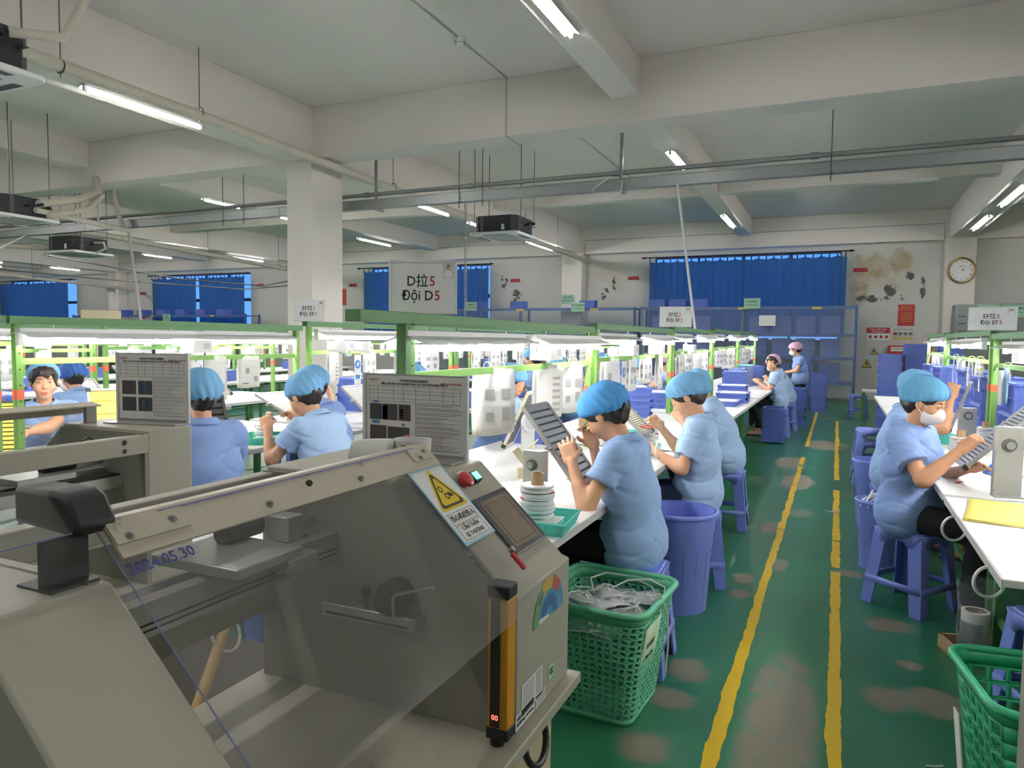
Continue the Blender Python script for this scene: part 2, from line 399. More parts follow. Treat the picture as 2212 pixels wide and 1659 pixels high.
put_lamp(-13.1, 18.5, 4.5, 'fluorescent ceiling lamp seen just past the square column, towards the curtained wall', 1.4)
put_lamp(-17.95, 12.8, 4.2, 'fluorescent ceiling lamp near the cable tray on the far pipe line, first of three', .95)
put_lamp(-18.3, 15.6, 4.2, 'fluorescent ceiling lamp on the far pipe line, middle one of three', 1.4)
put_lamp(-18.5, 18.6, 4.2, 'fluorescent ceiling lamp on the far pipe line, the one closest to the curtains', 1.4)
for x_, z_ in ((-7.5, 4.2), (-2.5, 4.5), (-12.6, 4.5), (-18.05, 4.2), (-23.2, 4.5), (-28.5, 4.2), (-33.7, 4.5)):  # added lamps; the far-left beam lines are filled to brighten that end
    for yy in ((1.0, -2.2) if x_ > -10 else (1.0, 6.2) if x_ > -20 else (4.0, 8.0, 12.0, 16.0, 19.0)):
        put_lamp(x_, yy, z_, 'added lamp on the %s beam line from the clock, %s metres from the curtains' % ({-2.5: 'second', -7.5: 'third', -12.6: 'fourth', -18.05: 'fifth', -23.2: 'sixth', -28.5: 'seventh', -33.7: 'eighth'}[x_], {1.0: 'twenty', -2.2: 'twenty four', 6.2: 'fifteen', 4.0: 'seventeen', 8.0: 'thirteen', 12.0: 'nine', 16.0: 'five', 19.0: 'two'}[yy]))

# smoke detector and its conduit
t = thing('smoke_detector', 'round white smoke detector on the ceiling conduit', 'smoke detector', (-4.09, 7.43, ZC))
MB().lathe([(.001,-.02),(.05,-.02),(.06,-.04),(.06,0),(.001,0)], n=20).build('base', 'white_metal', t)
MB().lathe([(.001,-.085),(.03,-.085),(.045,-.07),(.05,-.045),(.05,-.02),(.001,-.02)], n=20).build('sensor_head', 'white_metal', t)
b = MB()
for i in range(8):
    a = i*pi/4; b.cbox((.0475*cos(a), .0475*sin(a), -.058), (.006, .018, .008), )
tag(b.build('slot', 'slot_dark', t), kind='stuff')
mb = MB().tube([(-4.09, 4.5, ZC-.012), (-4.09, 7.36, ZC-.012)], .01, 6)
mb.tube([(-4.1, 7.5, ZC-.012), (-4.11, 8.745, ZC-.012), (-4.11, 8.745, 4.19), (-4.11, 9.22, 4.19), (-4.11, 9.22, ZC-.012), (-4.12, 14.98, ZC-.012)], .01, 6)
tag(mb.build('ceiling_conduit', 'grey_conduit'), 'thin conduit crossing the ceiling from the smoke detector over the beam', 'conduit')

# ================================================================ cable tray with pipe on top
t = thing('cable_tray', 'galvanised steel cable tray with hangers crossing the whole hall', 'cable tray', (-6, 9.8, 3.6))
b = MB()
b.prism([(9.75, 3.74), (9.75, 3.6), (9.87, 3.6), (9.87, 3.74), (9.864, 3.74), (9.864, 3.606), (9.756, 3.606), (9.756, 3.74)], 0, -32, 5.5)
b.build('trough', 'galv', t, world=True, smooth=None)
b = MB().box((-32, 9.735, 3.738), (5.5, 9.885, 3.748)); b.build('lid', 'galv', t, world=True, smooth=None)
for x in (-14, -11.6, -8.9, -4.9, -2.2, .9, 3.6): MB().box((x-.012, 9.744, 3.595), (x+.012, 9.876, 3.75)).build('joint_plate', 'galv', t, world=True, smooth=None)
for x in (-2.82, -6.9, -13.6):
    b = MB().box((x-.022, 9.76, 3.58), (x+.022, 9.79, ZC)); b.box((x-.022, 9.7, 3.57), (x+.03, 9.95, 3.6)); b.build('hanger_strut', 'galv', t, world=True, smooth=None)
for x in (-.16, -4.95, -5.35, -9.7, -10.2, 3.2):
    b = MB().cyl((x, 9.73, 3.5), (x, 9.73, ZC), .007, n=6); b.cyl((x, 9.73, 3.58), (x, 9.73, 3.6), .02, n=6); b.build('hanger_rod', 'rod_metal', t, world=True)
p = tag(MB().tube([(x, 9.8, 3.835) for x in (-32, -10, 0, 5.5)], .032, 10).build('water_pipe', 'galv'), 'galvanised pipe running just above the cable tray', 'pipe')
for x in (-2.9, -.35, -5.2, -7.1): MB().cyl((x-.05, 9.8, 3.835), (x+.05, 9.8, 3.835), .042, n=12).build('pipe_coupling', 'galv', p)
tag(MB().tube([(-2.95, 9.72, 3.78), (-3.2, 9.7, 3.62), (-3.18, 9.7, 3.5), (-2.95, 9.7, 3.46), (-2.8, 9.7, 3.55), (-2.78, 9.72, 3.7)], .008, 6).build('loose_wire', 'white_metal'), 'white loop of wire hanging from the cable tray hanger', 'wire')

# ================================================================ lagged pipes
def lagged(name, lab, pts, r, hang):
    t = thing(name, lab, 'pipe', pts[0])
    n_ = []; P_ = [Vector(p_) for p_ in pts]
    for a, b_ in zip(P_[:-1], P_[1:]):
        m_ = max(2, int((b_-a).length/.35))
        n_ += [a.lerp(b_, i/m_)+Vector((rnd.gauss(0, .002), 0, rnd.gauss(0, .003))) for i in range(m_)]
    n_.append(P_[-1]); MB().tube(n_, [r*(1+rnd.uniform(-.04, .04)) for _ in n_], 12).build('lagging', 'insul', t, world=True, smooth=60)
    for y, x, z in hang:
        b = MB().cyl((x, y, z-r-.05), (x, y, ZC), .006, n=6); b.build('hanger_rod', 'rod_metal', t, world=True)
        b = MB().tube([(x+(r+.004)*cos(a), y, z+(r+.004)*sin(a)) for a in [i*pi/6 for i in range(12)]], .008, 5, closed=True); b.build('clamp', 'rod_metal', t, world=True)
    return t
lagged('refrigerant_pipe', 'cream lagged refrigerant pipe running along the beam to the far wall', [(-7.12, 4.0, 4.16), (-7.12, 7.0, 4.16), (-7.13, 9.6, 4.1), (-7.15, 14, 4.06), (-7.2, 21.45, 3.98)], .062,
       [(6.45, -7.12, 4.19), (4.75, -7.12, 4.15), (10.6, -7.13, 4.12), (16.5, -7.18, 4.06), (18.8, -7.2, 4.03)])
lagged('refrigerant_pipe', 'cream lagged refrigerant pipe of the far bay, sagging above the curtains', [(-17.2, 8.4, 4.12), (-17.3, 13, 4.05), (-17.4, 17, 3.93), (-17.4, 21.4, 3.78)], .07, [(11.4, -17.25, 4.08), (16, -17.4, 3.95), (19, -17.4, 3.87)])
lagged('refrigerant_pipe', 'thin lagged pipe at the far left above the dark curtains', [(-27.4, 9, 3.8), (-27.4, 14, 3.7), (-27.4, 18, 3.55), (-27.4, 21.3, 3.45)], .06, [(12, -27.4, 3.75), (17, -27.4, 3.6)])
# slack cables strung towards the far wall
for i, (pts, lab) in enumerate([([(-24, 8, 3.6), (-22, 11, 3.35), (-20.5, 15, 3.2), (-19, 19, 3.15), (-17.5, 21.2, 3.5)], 'dark slack cable strung below the far lagged pipe'),
                                ([(-18.8, 12, 3.55), (-18.6, 16, 3.25), (-18.6, 19.5, 3.3), (-17.5, 21.0, 3.75)], 'dark cable sagging towards the pilaster of the far bay')]):
    tag(MB().tube(pts, .022, 6).build('slack_cable', 'rod_metal'), lab, 'cable')

# ================================================================ cassette air conditioners
def aircon():
    t = thing('air_conditioner', 'x', 'air conditioner')
    b = MB(); s_ = .42; c = .1
    b.prism([(-s_+c,-s_),(s_-c,-s_),(s_,-s_+c),(s_,s_-c),(s_-c,s_),(-s_+c,s_),(-s_,s_-c),(-s_,-s_+c)], 2, .05, .34).build('casing', 'dark_foam', t, bevel=.01)
    for a in range(4):
        MB().add([(-.28,-s_-.002,.05),(-.22,-s_-.002,.05),(-.22,-s_-.002,.34),(-.28,-s_-.002,.34)], [(0,1,2,3)], RZ(a*pi/2)).build('seam_tape', 'foam_seam', t, smooth=None)
    b = MB().prism([(-.475,-.44),(-.44,-.475),(.44,-.475),(.475,-.44),(.475,.44),(.44,.475),(-.44,.475),(-.475,.44)], 2, 0, .05)
    f = b.build('face_panel', 'white_metal', t, bevel=.012)
    for a in range(4):
        b = MB().add([(-.26,-.43,-.002),(.26,-.43,-.002),(.24,-.36,-.002),(-.24,-.36,-.002)], [(0,1,2,3)], RZ(a*pi/2)); b.build('air_slot', 'slot_dark', f, smooth=None)
    b = MB().box((-.27,-.27,-.012), (.27,.27,0)); b.build('intake_grille', 'grille', f, bevel=.01)
    for x, y in ((-.46,-.3),(.46,-.3),(-.46,.3),(.46,.3)): MB().cyl((x,y,.2), (x,y,1.75), .007, n=6).build('hanger_rod', 'rod_metal', t); MB().box((x-.05,y-.02,.2),(x+.05,y+.02,.206)).build('hanger_plate', 'rod_metal', t)
    b = MB().cyl((.42,.12,.24), (.56,.12,.24), .03, n=8); b.cyl((.42,-.05,.2), (.54,-.05,.2), .02, n=8); b.build('pipe_stub', 'black_plastic', t)
    b = MB().box((.14,-s_-.004,.08), (.2,-s_,.18)); b.build('data_plate', 'white_metal', t, smooth=None)
    return t
ac = aircon(); ac.location = (-5.65, 12.0, 3.37); ac['label'] = 'dark foam-clad cassette air conditioner hanging beside the cable tray'; ac['group'] = 'cassette air conditioners'
for loc, rz, lab in [((-5.9, 3.05, 3.36), .0, 'foam-clad cassette air conditioner beside the start of the lagged pipe'), ((-11.9, 7.1, 3.27), 0, 'foam-clad cassette air conditioner with bent lagged pipes reaching the cable tray'), ((-14.7, 10.1, 3.18), .05, 'smaller looking foam-clad air conditioner hanging below the cable tray')]:
    copy_tree(ac, loc, rz, lab)
def lag_branch(pts, r, lab):
    o_ = tag(MB().tube(pts, r, 10).build('branch_pipe', 'insul', smooth=60), lab, 'pipe'); return o_
lag_branch([(-5.34, 3.2, 3.6), (-5.2, 3.5, 3.65), (-5.25, 3.7, 4.0), (-5.6, 3.6, 4.6), (-5.8, 3.3, 4.95)], .035, 'lagged elbow pipe rising from the air conditioner to the ceiling')
lag_branch([(-7.12, 4.05, 4.13), (-6.6, 3.6, 3.7), (-6.1, 3.3, 3.62), (-5.5, 3.4, 3.56)], .04, 'lagged branch joining the air conditioner to the long pipe')
lag_branch([(-11.4, 7.2, 3.52), (-11.6, 8.0, 3.75), (-12.0, 8.62, 4.02), (-12.2, 8.72, 4.3)], .06, 'lagged pipe sloping up from the air conditioner to the cross beam')
lag_branch([(-11.4, 7.35, 3.36), (-11.55, 8.1, 3.6), (-11.95, 8.66, 3.95)], .05, 'second lagged pipe sloping up beside the first to the cross beam')
lag_branch([(-11.4, 7.15, 3.42), (-11.6, 8.2, 3.4), (-12.4, 9.5, 3.5), (-12.7, 9.62, 3.58), (-13.0, 9.66, 4.2), (-13.0, 9.66, 4.95)], .045, 'lagged pipe bending upward behind the cable tray')
lag_branch([(-14.3, 10.15, 3.42), (-14.05, 10.2, 3.42), (-14.0, 10.2, 3.3), (-14.2, 10.15, 3.22)], .03, 'white bent drain pipe on the side of the air conditioner')
lag_branch([(-15.15, 9.9, 3.3), (-16.5, 8.6, 3.35), (-19, 7.6, 3.6)], .05, 'lagged pipe leaving the air conditioner for the far left')

# chains and conduits dropping to the benches
def drop(name, lab, a, b_, m_, r, chain=False):
    mb = MB(); a = Vector(a); b_ = Vector(b_)
    if chain:
        n_ = int((a-b_).length/.035)
        for i in range(n_):
            c = a.lerp(b_, (i+.5)/n_); M = T(*c) @ RZ(i % 2*pi/2)
            mb.v_ = 0; pts = [M @ Vector((r*1.6*cos(q_), 0, .022*sin(q_))) for q_ in [j*pi/4 for j in range(8)]]
            mb.tube(pts, r*.45, 4, closed=True)
    else: mb.tube([a, b_], r, 8)
    return tag(mb.build(name, m_), lab, 'chain' if chain else 'conduit')
drop('supply_conduit', 'white supply conduit dropping from the cable tray to the board reading EF2', (-2.03, 9.72, 3.6), (-1.7, 9.5, 1.64), 'white_metal', .016)
drop('supply_chain', 'chain wrapped cable hanging from the cable tray behind the board reading D5', (-5.22, 9.7, 3.6), (-5.2, 9.7, 1.66), 'steel', .014, True)
drop('supply_conduit', 'grey cable drop hanging from the cable tray left of the square column', (-12.65, 9.7, 3.62), (-12.2, 9.6, 1.66), 'grey_conduit', .028)
drop('supply_conduit', 'white conduit slanting from the cable tray to the left end of the EF1 rack', (-15.8, 9.7, 3.6), (-4.2, 1.92, 1.64), 'white_metal', .011)
# ================================================================ the two guarded cutting machines
mat('machine_paint', S(176,174,160), .5, var=.05, scale=5, bump=.03, bscale=200)
mat('machine_dark', S(142,141,132), .55, var=.06, scale=4)
mat('chip_pale', S(128,122,112), .8); mat('chip_dark', S(70,66,60), .8)
mat('worn_bar', S(196,188,172), .5, var=.05, scale=10, col2=S(120,108,94), mask=(14, .6, .72))
mat('base_plate_paint', S(176,174,158), .45, var=.06, scale=6, col2=S(110,104,90), mask=(45, .66, .76))
mat('black_rail', S(44,44,48), .5, .3, var=.15, scale=20)
mat('alu', S(180,180,178), .35, .6, var=.08, scale=25)
mat('cabinet_paint', S(196,184,152), .5, var=.06, scale=6, col2=S(120,108,84), mask=(20, .68, .74))
mat('screen_bezel', S(66,66,72), .35); mat('screen_glass', S(134,118,104), .12, var=.05, spec=.6, coat=.5)
mat('estop_red', S(196,60,64), .35, coat=.3); mat('signal_yellow', S(214,150,36), .45); mat('sign_yellow', S(226,196,40), .5)
mat('sign_white', S(232,234,234), .4); mat('sign_blue_edge', S(160,204,228), .4); mat('sign_ink', S(60,52,44), .5)
mat('g_red', S(196,98,92), .5); mat('g_yellow', S(206,180,84), .5); mat('g_green', S(104,160,112), .5); mat('g_blue', S(84,150,190), .5); mat('g_deep', S(70,110,170), .5)
mat('tag_green', S(176,214,184), .6); mat('foam_white', S(232,232,228), .9, bump=.3, bscale=60)
mat('wood_stick', S(206,176,124), .6, var=.15, scale=30); mat('cork', S(176,148,112), .8, var=.15, scale=60)
mat('pen_blue', S(70,72,150), .6); mat('acrylic_edge', S(128,130,176), .3); mat('photo_dark', S(74,70,72), .5); mat('photo_blue', S(96,140,190), .5)
film('acrylic', S(186,186,184), .10); film('clear_film', S(220,224,228), .08); film('hazy_plastic', S(170,185,205), .22, .2)
glow('button_green', (.05, 1, .45, 1), 1.6); glow('led_red', (1, .1, .08, 1), 1.2)

def machine(lab, X0, sg, dy, box_w, detail):
    W = lambda x, y, z: (X0+sg*x, y+dy, z)
    t = thing('cutting_machine', lab, 'machine', W(.3, .95, .7))
    def pr(prof, y0, y1, name, m, par=t, **k):
        b = MB().prism([(X0+sg*x, z) for x, z in prof], 1, y0+dy, y1+dy); return b.build(name, m, par, world=True, **k)
    def bx(a, b_, name, m, par=t, **k):
        p_, q_ = W(*a), W(*b_); b = MB().box([min(p_[i], q_[i]) for i in range(3)], [max(p_[i], q_[i]) for i in range(3)]); return b.build(name, m, par, world=True, **k)
    prof = [(0, .75), (.61, .75), (.61, 1.016), (.592, 1.022), (.385, 1.216), (0, 1.216)]
    yb = 1.19; ye = yb+box_w
    fb = pr(prof, yb+.012, ye, 'control_box', 'machine_paint', bevel=.004)
    # chipped inner cheek of the control box, inset from the rim
    pr([(0, .75), (.6, .75), (.6, 1.01), (.38, 1.208), (0, 1.208)], yb, yb+.0125, 'side_panel', 'machine_dark')
    b = MB(); r = random.Random(3)
    for i in range(40 if detail else 0):
        f = i/40; x = .387+.203*f; z = 1.2135-.19*f; s_ = r.uniform(.001, .005)
        b.add([W(x-s_, yb-.0006, z-s_*1.4), W(x+s_*1.3, yb-.0006, z-s_*2.2), W(x+s_, yb-.0006, z), W(x-s_*.4, yb-.0006, z+.001)], [(0, 1, 2, 3)])
    if detail: tag(b.build('paint_chip', 'chip_pale', t, world=True, smooth=None), kind='stuff')
    nb = pr(prof, .40, .548, 'end_box', 'machine_paint', bevel=.004)
    b = MB()
    for (xa, za), (xb_, zb) in (((.02, 1.2165), (.372, 1.2165)), ((.372, 1.2165), (.58, 1.0225))):
        n_ = Vector((za-zb, 0, xb_-xa)).normalized()*.0008; d = Vector((xb_-xa, 0, zb-za)).normalized()*.0
        b.add([W(xa+n_.x, .525, za+n_.z), W(xb_+n_.x, .525, zb+n_.z), W(xb_+n_.x, .5275, zb+n_.z), W(xa+n_.x, .5275, za+n_.z)], [(0, 1, 2, 3)])
    b.build('panel_seam', 'chip_dark', nb, world=True, smooth=None)
    bx((-.02, .36, .725), (.635, ye+.02, .75), 'base_plate', 'base_plate_paint', bevel=.003)
    bx((-.005, .54, 1.15), (.03, yb+.01, 1.205), 'back_beam', 'machine_paint', bevel=.003)
    bx((-.005, .54, .905), (.03, yb+.01, .965), 'back_rail', 'machine_paint', bevel=.003)
    for y in (.62, 1.12):
        b = MB().cyl(W(-.006, y, 1.19), W(-.001, y, 1.19), .008, n=12); b.cyl(W(-.006, y, 1.165), W(-.001, y, 1.165), .007, n=12); b.build('bolt_hole', 'chip_dark', t, world=True)
    # linear guide: black channel with twin lips, carriage and small motor
    g = bx((.1, .548, 1.04), (.2, yb, 1.075), 'guide_rail', 'alu')
    bx((.105, .55, 1.076), (.15, yb-.005, 1.082), 'rail_belt', 'black_rail', g); bx((.17, .548, 1.075), (.2, yb, 1.095), 'rail_lip', 'alu', g)
    for z in (1.05, 1.06): bx((.2, .55, z), (.202, yb-.003, z+.0025), 'rail_groove', 'black_rail', g)
    cr = bx((.06, .86, 1.1), (.26, 1.02, 1.118), 'carriage', 'alu', bevel=.002)
    bx((.2, .98, 1.075), (.262, 1.06, 1.1), 'carriage_foot', 'alu', cr, bevel=.002); bx((.17, 1.02, 1.118), (.225, 1.06, 1.165), 'clamp_block', 'alu', cr, bevel=.002)
    b = MB().cyl(W(.12, .96, 1.135), W(.12, 1.05, 1.135), .02, n=14); b.build('motor', 'black_rail', cr, world=True)
    b = MB().tube([W(.1, .97, 1.15), W(.08, 1.02, 1.19), (W(.12, 1.1, 1.2)), W(.16, 1.16, 1.17)], .003, 6); b.build('air_hose', 'black_plastic', cr, world=True)
    bx((.155, 1.06, 1.11), (.165, 1.17, 1.13), 'feed_arm', 'steel', cr)
    # clamp bar with hand wheel on the inner cheek
    cb = bx((.19, 1.155, .93), (.415, yb, .957), 'clamp_bar', 'steel', bevel=.002)
    bx((.2, 1.154, .935), (.4, 1.1555, .94), 'clamp_slot', 'chip_dark', cb)
    b = MB().cyl(W(.36, 1.15, .99), W(.36, 1.19, .99), .034, n=24); b.cyl(W(.35, 1.143, .985), W(.35, 1.15, .985), .024, n=20); b.build('hand_wheel', 'black_rail', cb, world=True)
    b = MB().tube([W(.375, 1.14, .96), W(.375, 1.14, 1.0), W(.39, 1.13, 1.012), W(.49, 1.1, 1.05)], .003, 6); b.build('hex_key', 'steel', cb, world=True)
    b = MB().cyl(W(.29, 1.17, .957), W(.29, 1.17, .985), .006, n=8); b.cyl(W(.29, 1.17, .985), W(.29, 1.17, .997), .009, n=10); b.build('thumb_screw', 'black_plastic', cb, world=True)
    # hinged clear cover with its top bar
    y0, y1 = .55, 1.283; sl = Vector((.276, 0, -.2655)); A = Vector((.362, 0, 1.269)); nrm = Vector((.2655, 0, .276)).normalized()
    def on(f, y, e=0): p_ = A+sl*f+nrm*e; return W(p_.x, y, p_.z)
    cv = MB().add([on(-.02, y0, -.0015), on(1, y0, -.0015), on(1, y1, -.0015), on(-.02, y1, -.0015), on(-.02, y0, .0015), on(1, y0, .0015), on(1, y1, .0015), on(-.02, y1, .0015)],
                  [(0, 3, 2, 1), (4, 5, 6, 7), (0, 1, 5, 4), (1, 2, 6, 5), (2, 3, 7, 6), (3, 0, 4, 7)]).build('clear_cover', 'acrylic', t, world=True, smooth=None)
    b = MB().tube([on(-.02, y0-.001), on(1, y0-.001)], .001, 4); b.build('cut_edge', 'acrylic_edge', cv, world=True)
    bar = MB().add([on(-.03, y0+.005, .002), on(.115, y0+.005, .002), on(.115, y1-.005, .002), on(-.03, y1-.005, .002), on(-.03, y0+.005, .006), on(.115, y0+.005, .006), on(.115, y1-.005, .006), on(-.03, y1-.005, .006)],
                   [(0, 3, 2, 1), (4, 5, 6, 7), (0, 1, 5, 4), (1, 2, 6, 5), (2, 3, 7, 6), (3, 0, 4, 7)])
    bar.add([on(-.03, y0+.005, .006), on(-.03, y1-.005, .006), W(.31, y1-.005, 1.272), W(.31, y0+.005, 1.272), on(-.03, y0+.005, .003), on(-.03, y1-.005, .003), W(.31, y1-.005, 1.268), W(.31, y0+.005, 1.268)],
            [(0, 3, 2, 1), (4, 5, 6, 7), (0, 1, 5, 4), (1, 2, 6, 5), (2, 3, 7, 6), (3, 0, 4, 7)])
    br = bar.build('cover_bar', 'worn_bar', t, world=True, smooth=None)
    b = MB().tube([on(-.015, y0+.08, .0065), on(-.015, y1-.05, .0065)], .0018, 4); b.build('edge_film', 'acrylic_edge', br, world=True)
    for f, y in ((.05, .575), (.03, .64), (.075, .8), (.075, 1.02), (.03, .9), (.02, 1.25), (.055, 1.225)):
        b = MB().cyl(on(f, y, .006), on(f, y, .010), .0055, n=12); b.cyl(on(f, y, .010), on(f, y, .0125), .003, n=6); b.build('bolt', 'steel' if y not in (.9,) else 'chip_dark', br, world=True)
    for ya, yb_ in ((.556, .66), (1.2, 1.27)):
        b = MB().add([on(-.01, ya, .006), on(.07, ya, .006), on(.07, yb_, .006), on(-.01, yb_, .006), on(-.01, ya, .009), on(.07, ya, .009), on(.07, yb_, .009), on(-.01, yb_, .009)], [(0, 3, 2, 1), (4, 5, 6, 7), (0, 1, 5, 4), (1, 2, 6, 5), (2, 3, 7, 6), (3, 0, 4, 7)]); b.build('hinge_plate', 'worn_bar', br, world=True, smooth=None)
    # posts that carry the bar: bent steel strip and foam bumper
    bx((.345, .52-.03, 1.216), (.351, .55-.005, 1.272), 'post', 'rod_metal'); bx((.31, .488, 1.216), (.37, .545, 1.219), 'post_foot', 'rod_metal')
    bx((.33, 1.24, 1.216), (.345, 1.275, 1.27), 'post', 'alu')
    pad = MB().prism([(X0+sg*x, z) for x, z in ((.25, 1.275), (.36, 1.268), (.368, 1.28), (.35, 1.31), (.335, 1.318), (.25, 1.318))], 1, .522+dy, .572+dy).build('foam_bumper', 'black_plastic', t, world=True, bevel=.006)
    b = MB().add([on(-.02, .55, 0), on(-.02, .36, 0), on(-.22, .36, 0), on(-.2, .55, 0)], [(0, 1, 2, 3)]); b.build('cover_wing', 'acrylic', t, world=True, smooth=None, solid=.003)
    b = MB().tube([on(-.02, .55, 0), on(-.02, .36, 0)], .0011, 4); b.build('cut_edge', 'acrylic_edge', cv, world=True)
    # control panel on the sloped face
    sA = Vector((.385, 0, 1.216)); sS = Vector((.207, 0, -.194)); sN = Vector((.194, 0, .207)).normalized()
    def pn(f, y, e=0): p_ = sA+sS*f+sN*e; return W(p_.x, y+yb, p_.z)
    def plate(f0, f1, ya, yb_, e0, e1, name, m, par):
        vs = [pn(f0, ya, e0), pn(f1, ya, e0), pn(f1, yb_, e0), pn(f0, yb_, e0), pn(f0, ya, e1), pn(f1, ya, e1), pn(f1, yb_, e1), pn(f0, yb_, e1)]
        return MB().add(vs, [(0, 3, 2, 1), (4, 5, 6, 7), (0, 1, 5, 4), (1, 2, 6, 5), (2, 3, 7, 6), (3, 0, 4, 7)]).build(name, m, par, world=True, smooth=None, bevel=.002 if e1-e0 > .004 else 0)
    if detail:
        sc_ = plate(.30, .82, .125, .287, 0, .007, 'touch_screen', 'screen_bezel', t); plate(.345, .775, .142, .27, .007, .0075, 'screen_glass', 'screen_glass', sc_)
        b = MB().tube([pn(f, y, .0078) for f, y in ((.38, .155), (.38, .258), (.745, .258), (.745, .155))], .0006, 4, closed=True); b.build('screen_frame_line', 'screen_bezel', sc_, world=True)
        bs = MB().cyl(pn(.135, .157, 0), pn(.135, .157, .012), .012, n=20).build('stop_button', 'estop_red', t, world=True)
        MB().lathe([(.001, .024), (.012, .0235), (.0185, .019), (.0195, .012), (.014, .01)], n=24, M=frameM(pn(.135, .157, 0), (0, 1, 0), Vector(pn(0, 0, 0))-Vector(pn(1, 0, 0)))).build('button_head', 'estop_red', bs, world=True)
        gb = plate(.09, .185, .185, .215, 0, .016, 'start_button', 'black_plastic', t); plate(.105, .17, .189, .211, .016, .018, 'lit_cap', 'button_green', gb)
        plate(.035, .07, .168, .198, 0, .001, 'name_tag', 'sign_white', t)
        plate(.80, .94, .075, .085, .02, .028, 'red_marker', 'ink_red', t)
        b = MB().cyl(pn(.78, .088, .02), pn(.78, .088, .03), .006, n=10); b.build('marker_clip', 'steel', t, world=True)
        # warning sign stuck to the clear cover
        F0, F1 = .112, .585; YA, YB_ = 1.158, 1.281
        up = Vector(on(0, 1))-Vector(on(1, 1)); ctr = Vector(on((F0+F1)/2, (YA+YB_)/2, .0022)); Ms = frameM(ctr-Vector(t.location), (0, 1, 0), up)
        hh = (F1-F0)*sl.length/2; hw = (YB_-YA)/2
        sgn = MB().box((-hw, -hh, 0), (hw, hh, .0006), Ms).build('warning_sign', 'sign_blue_edge', t, smooth=None)
        def rr(w_, h_, r_, z, cx=0, cy=0): return [(cx+sx*(w_-r_)+r_*cos(a), cy+sy*(h_-r_)+r_*sin(a), z) for sx, sy, a0 in ((1, 1, 0), (-1, 1, 90), (-1, -1, 180), (1, -1, 270)) for a in [radians(a0+i*22.5) for i in range(5)]]
        def poly(pts, name, m, z=0): return MB().add([(x, y, z) for x, y in pts], [tuple(range(len(pts)))], Ms).build(name, m, sgn, smooth=None)
        poly([(x, y) for x, y, z in rr(hw-.005, hh-.005, .01, 0)], 'sign_face', 'sign_white', .0008)
        def tri(r_, rad, cy):
            o_ = []
            for k_ in range(3):
                a0 = radians(90+120*k_)
                for i in range(7): a = a0+radians(-60+20*i); o_.append(((r_-2*rad)*cos(a0)+rad*cos(a), cy+(r_-2*rad)*sin(a0)+rad*sin(a)))
            return o_
        cy = hh*.32
        for r_, m_, z in ((.062, 'sign_yellow', .001), (.052, 'sign_ink', .0012), (.042, 'sign_yellow', .0014)): poly([(x*1.0, (y-cy)*1.12+cy) for x, y in tri(r_, .006, cy-.006)], 'triangle', m_, z)
        for gx, gy, gr in ((-.006, cy+.006, .0085), (.0, cy-.012, .0085)):
            pts = [(gx+(gr if i % 4 in (0, 1) else gr*.78)*cos(i*pi/24), gy+(gr if i % 4 in (0, 1) else gr*.78)*sin(i*pi/24)) for i in range(48)]
            poly(pts, 'gear', 'sign_ink', .0016); poly([(gx+.0042*cos(i*pi/8), gy+.0042*sin(i*pi/8)) for i in range(16)], 'gear_hole', 'sign_yellow', .0018)
        poly([(.006, cy-.004), (.018, cy-.006), (.026, cy-.016), (.02, cy-.014), (.012, cy-.016), (.007, cy-.012)], 'hand_symbol', 'sign_ink', .0016)
        for ya, yb2 in ((-hh*.22, -hh*.5), (-hh*.54, -hh*.9)):
            b = MB().tube([Ms @ Vector(p_) for p_ in ((-hw*.78, ya, .001), (hw*.78, ya, .001), (hw*.78, yb2, .001), (-hw*.78, yb2, .001))], .0005, 4, closed=True); b.build('text_frame', 'sign_ink', sgn)
        text('lettering', '当心机械伤人', .0155, 'sign_ink', sgn, Ms @ T(0, -hh*.36, .0012), .0003)
        text('lettering', 'CẨN THẬN', .0125, 'sign_ink', sgn, Ms @ T(0, -hh*.63, .0012), .0002)
        text('lettering', 'BỊ THƯƠNG', .0125, 'sign_ink', sgn, Ms @ T(0, -hh*.80, .0012), .0002)
        Md = frameM(Vector(on(.155, .60, .0022))-Vector(t.location), (0, 1, 0), up); text('handwriting', '2024.05.30', .021, 'pen_blue', t, Md, .0002)
        # stickers on the end face (faces +X at x=.61)
        Mf = frameM(Vector(W(.6105, yb, 0))-Vector(t.location), (0, 1, 0), (0, 0, 1))
        def st(name, m, y, z, w_, h_, par=t, e=.0): return MB().box((y-w_/2, z-h_/2, e), (y+w_/2, z+h_/2, e+.0006), Mf).build(name, m, par, smooth=None)
        gp = MB(); cyy, czz, ro = .175, .925, .085
        def sect(a0, a1, r0, r1, e): 
            n_ = 10; vs = [(cyy+r*cos(radians(a0+(a1-a0)*i/n_)), czz+r*sin(radians(a0+(a1-a0)*i/n_)), e) for r in (r0, r1) for i in range(n_+1)]
            return MB().add(vs, [(i, i+1, n_+2+i, n_+1+i) for i in range(n_)], Mf)
        gs = sect(0, 180, .001, ro, .0004).build('gauge_sticker', 'g_blue', t, smooth=None)
        for a0, a1, m_ in ((120, 180, 'g_green'), (75, 120, 'g_yellow'), (40, 75, 'g_red')): sect(a0, a1, .058, ro, .0008).build('dial_band', m_, gs, smooth=None)
        sect(0, 180, .022, .048, .0008).build('dial_band', 'g_deep', gs, smooth=None)
        MB().add([(cyy+.0, czz+.006, .0012), (cyy-.052, czz+.012, .0012), (cyy-.058, czz+.006, .0012), (cyy-.05, czz+.0, .0012), (cyy, czz+.0, .0012)], [(0, 1, 2, 3, 4)], Mf).build('pointer', 'sign_white', gs, smooth=None)
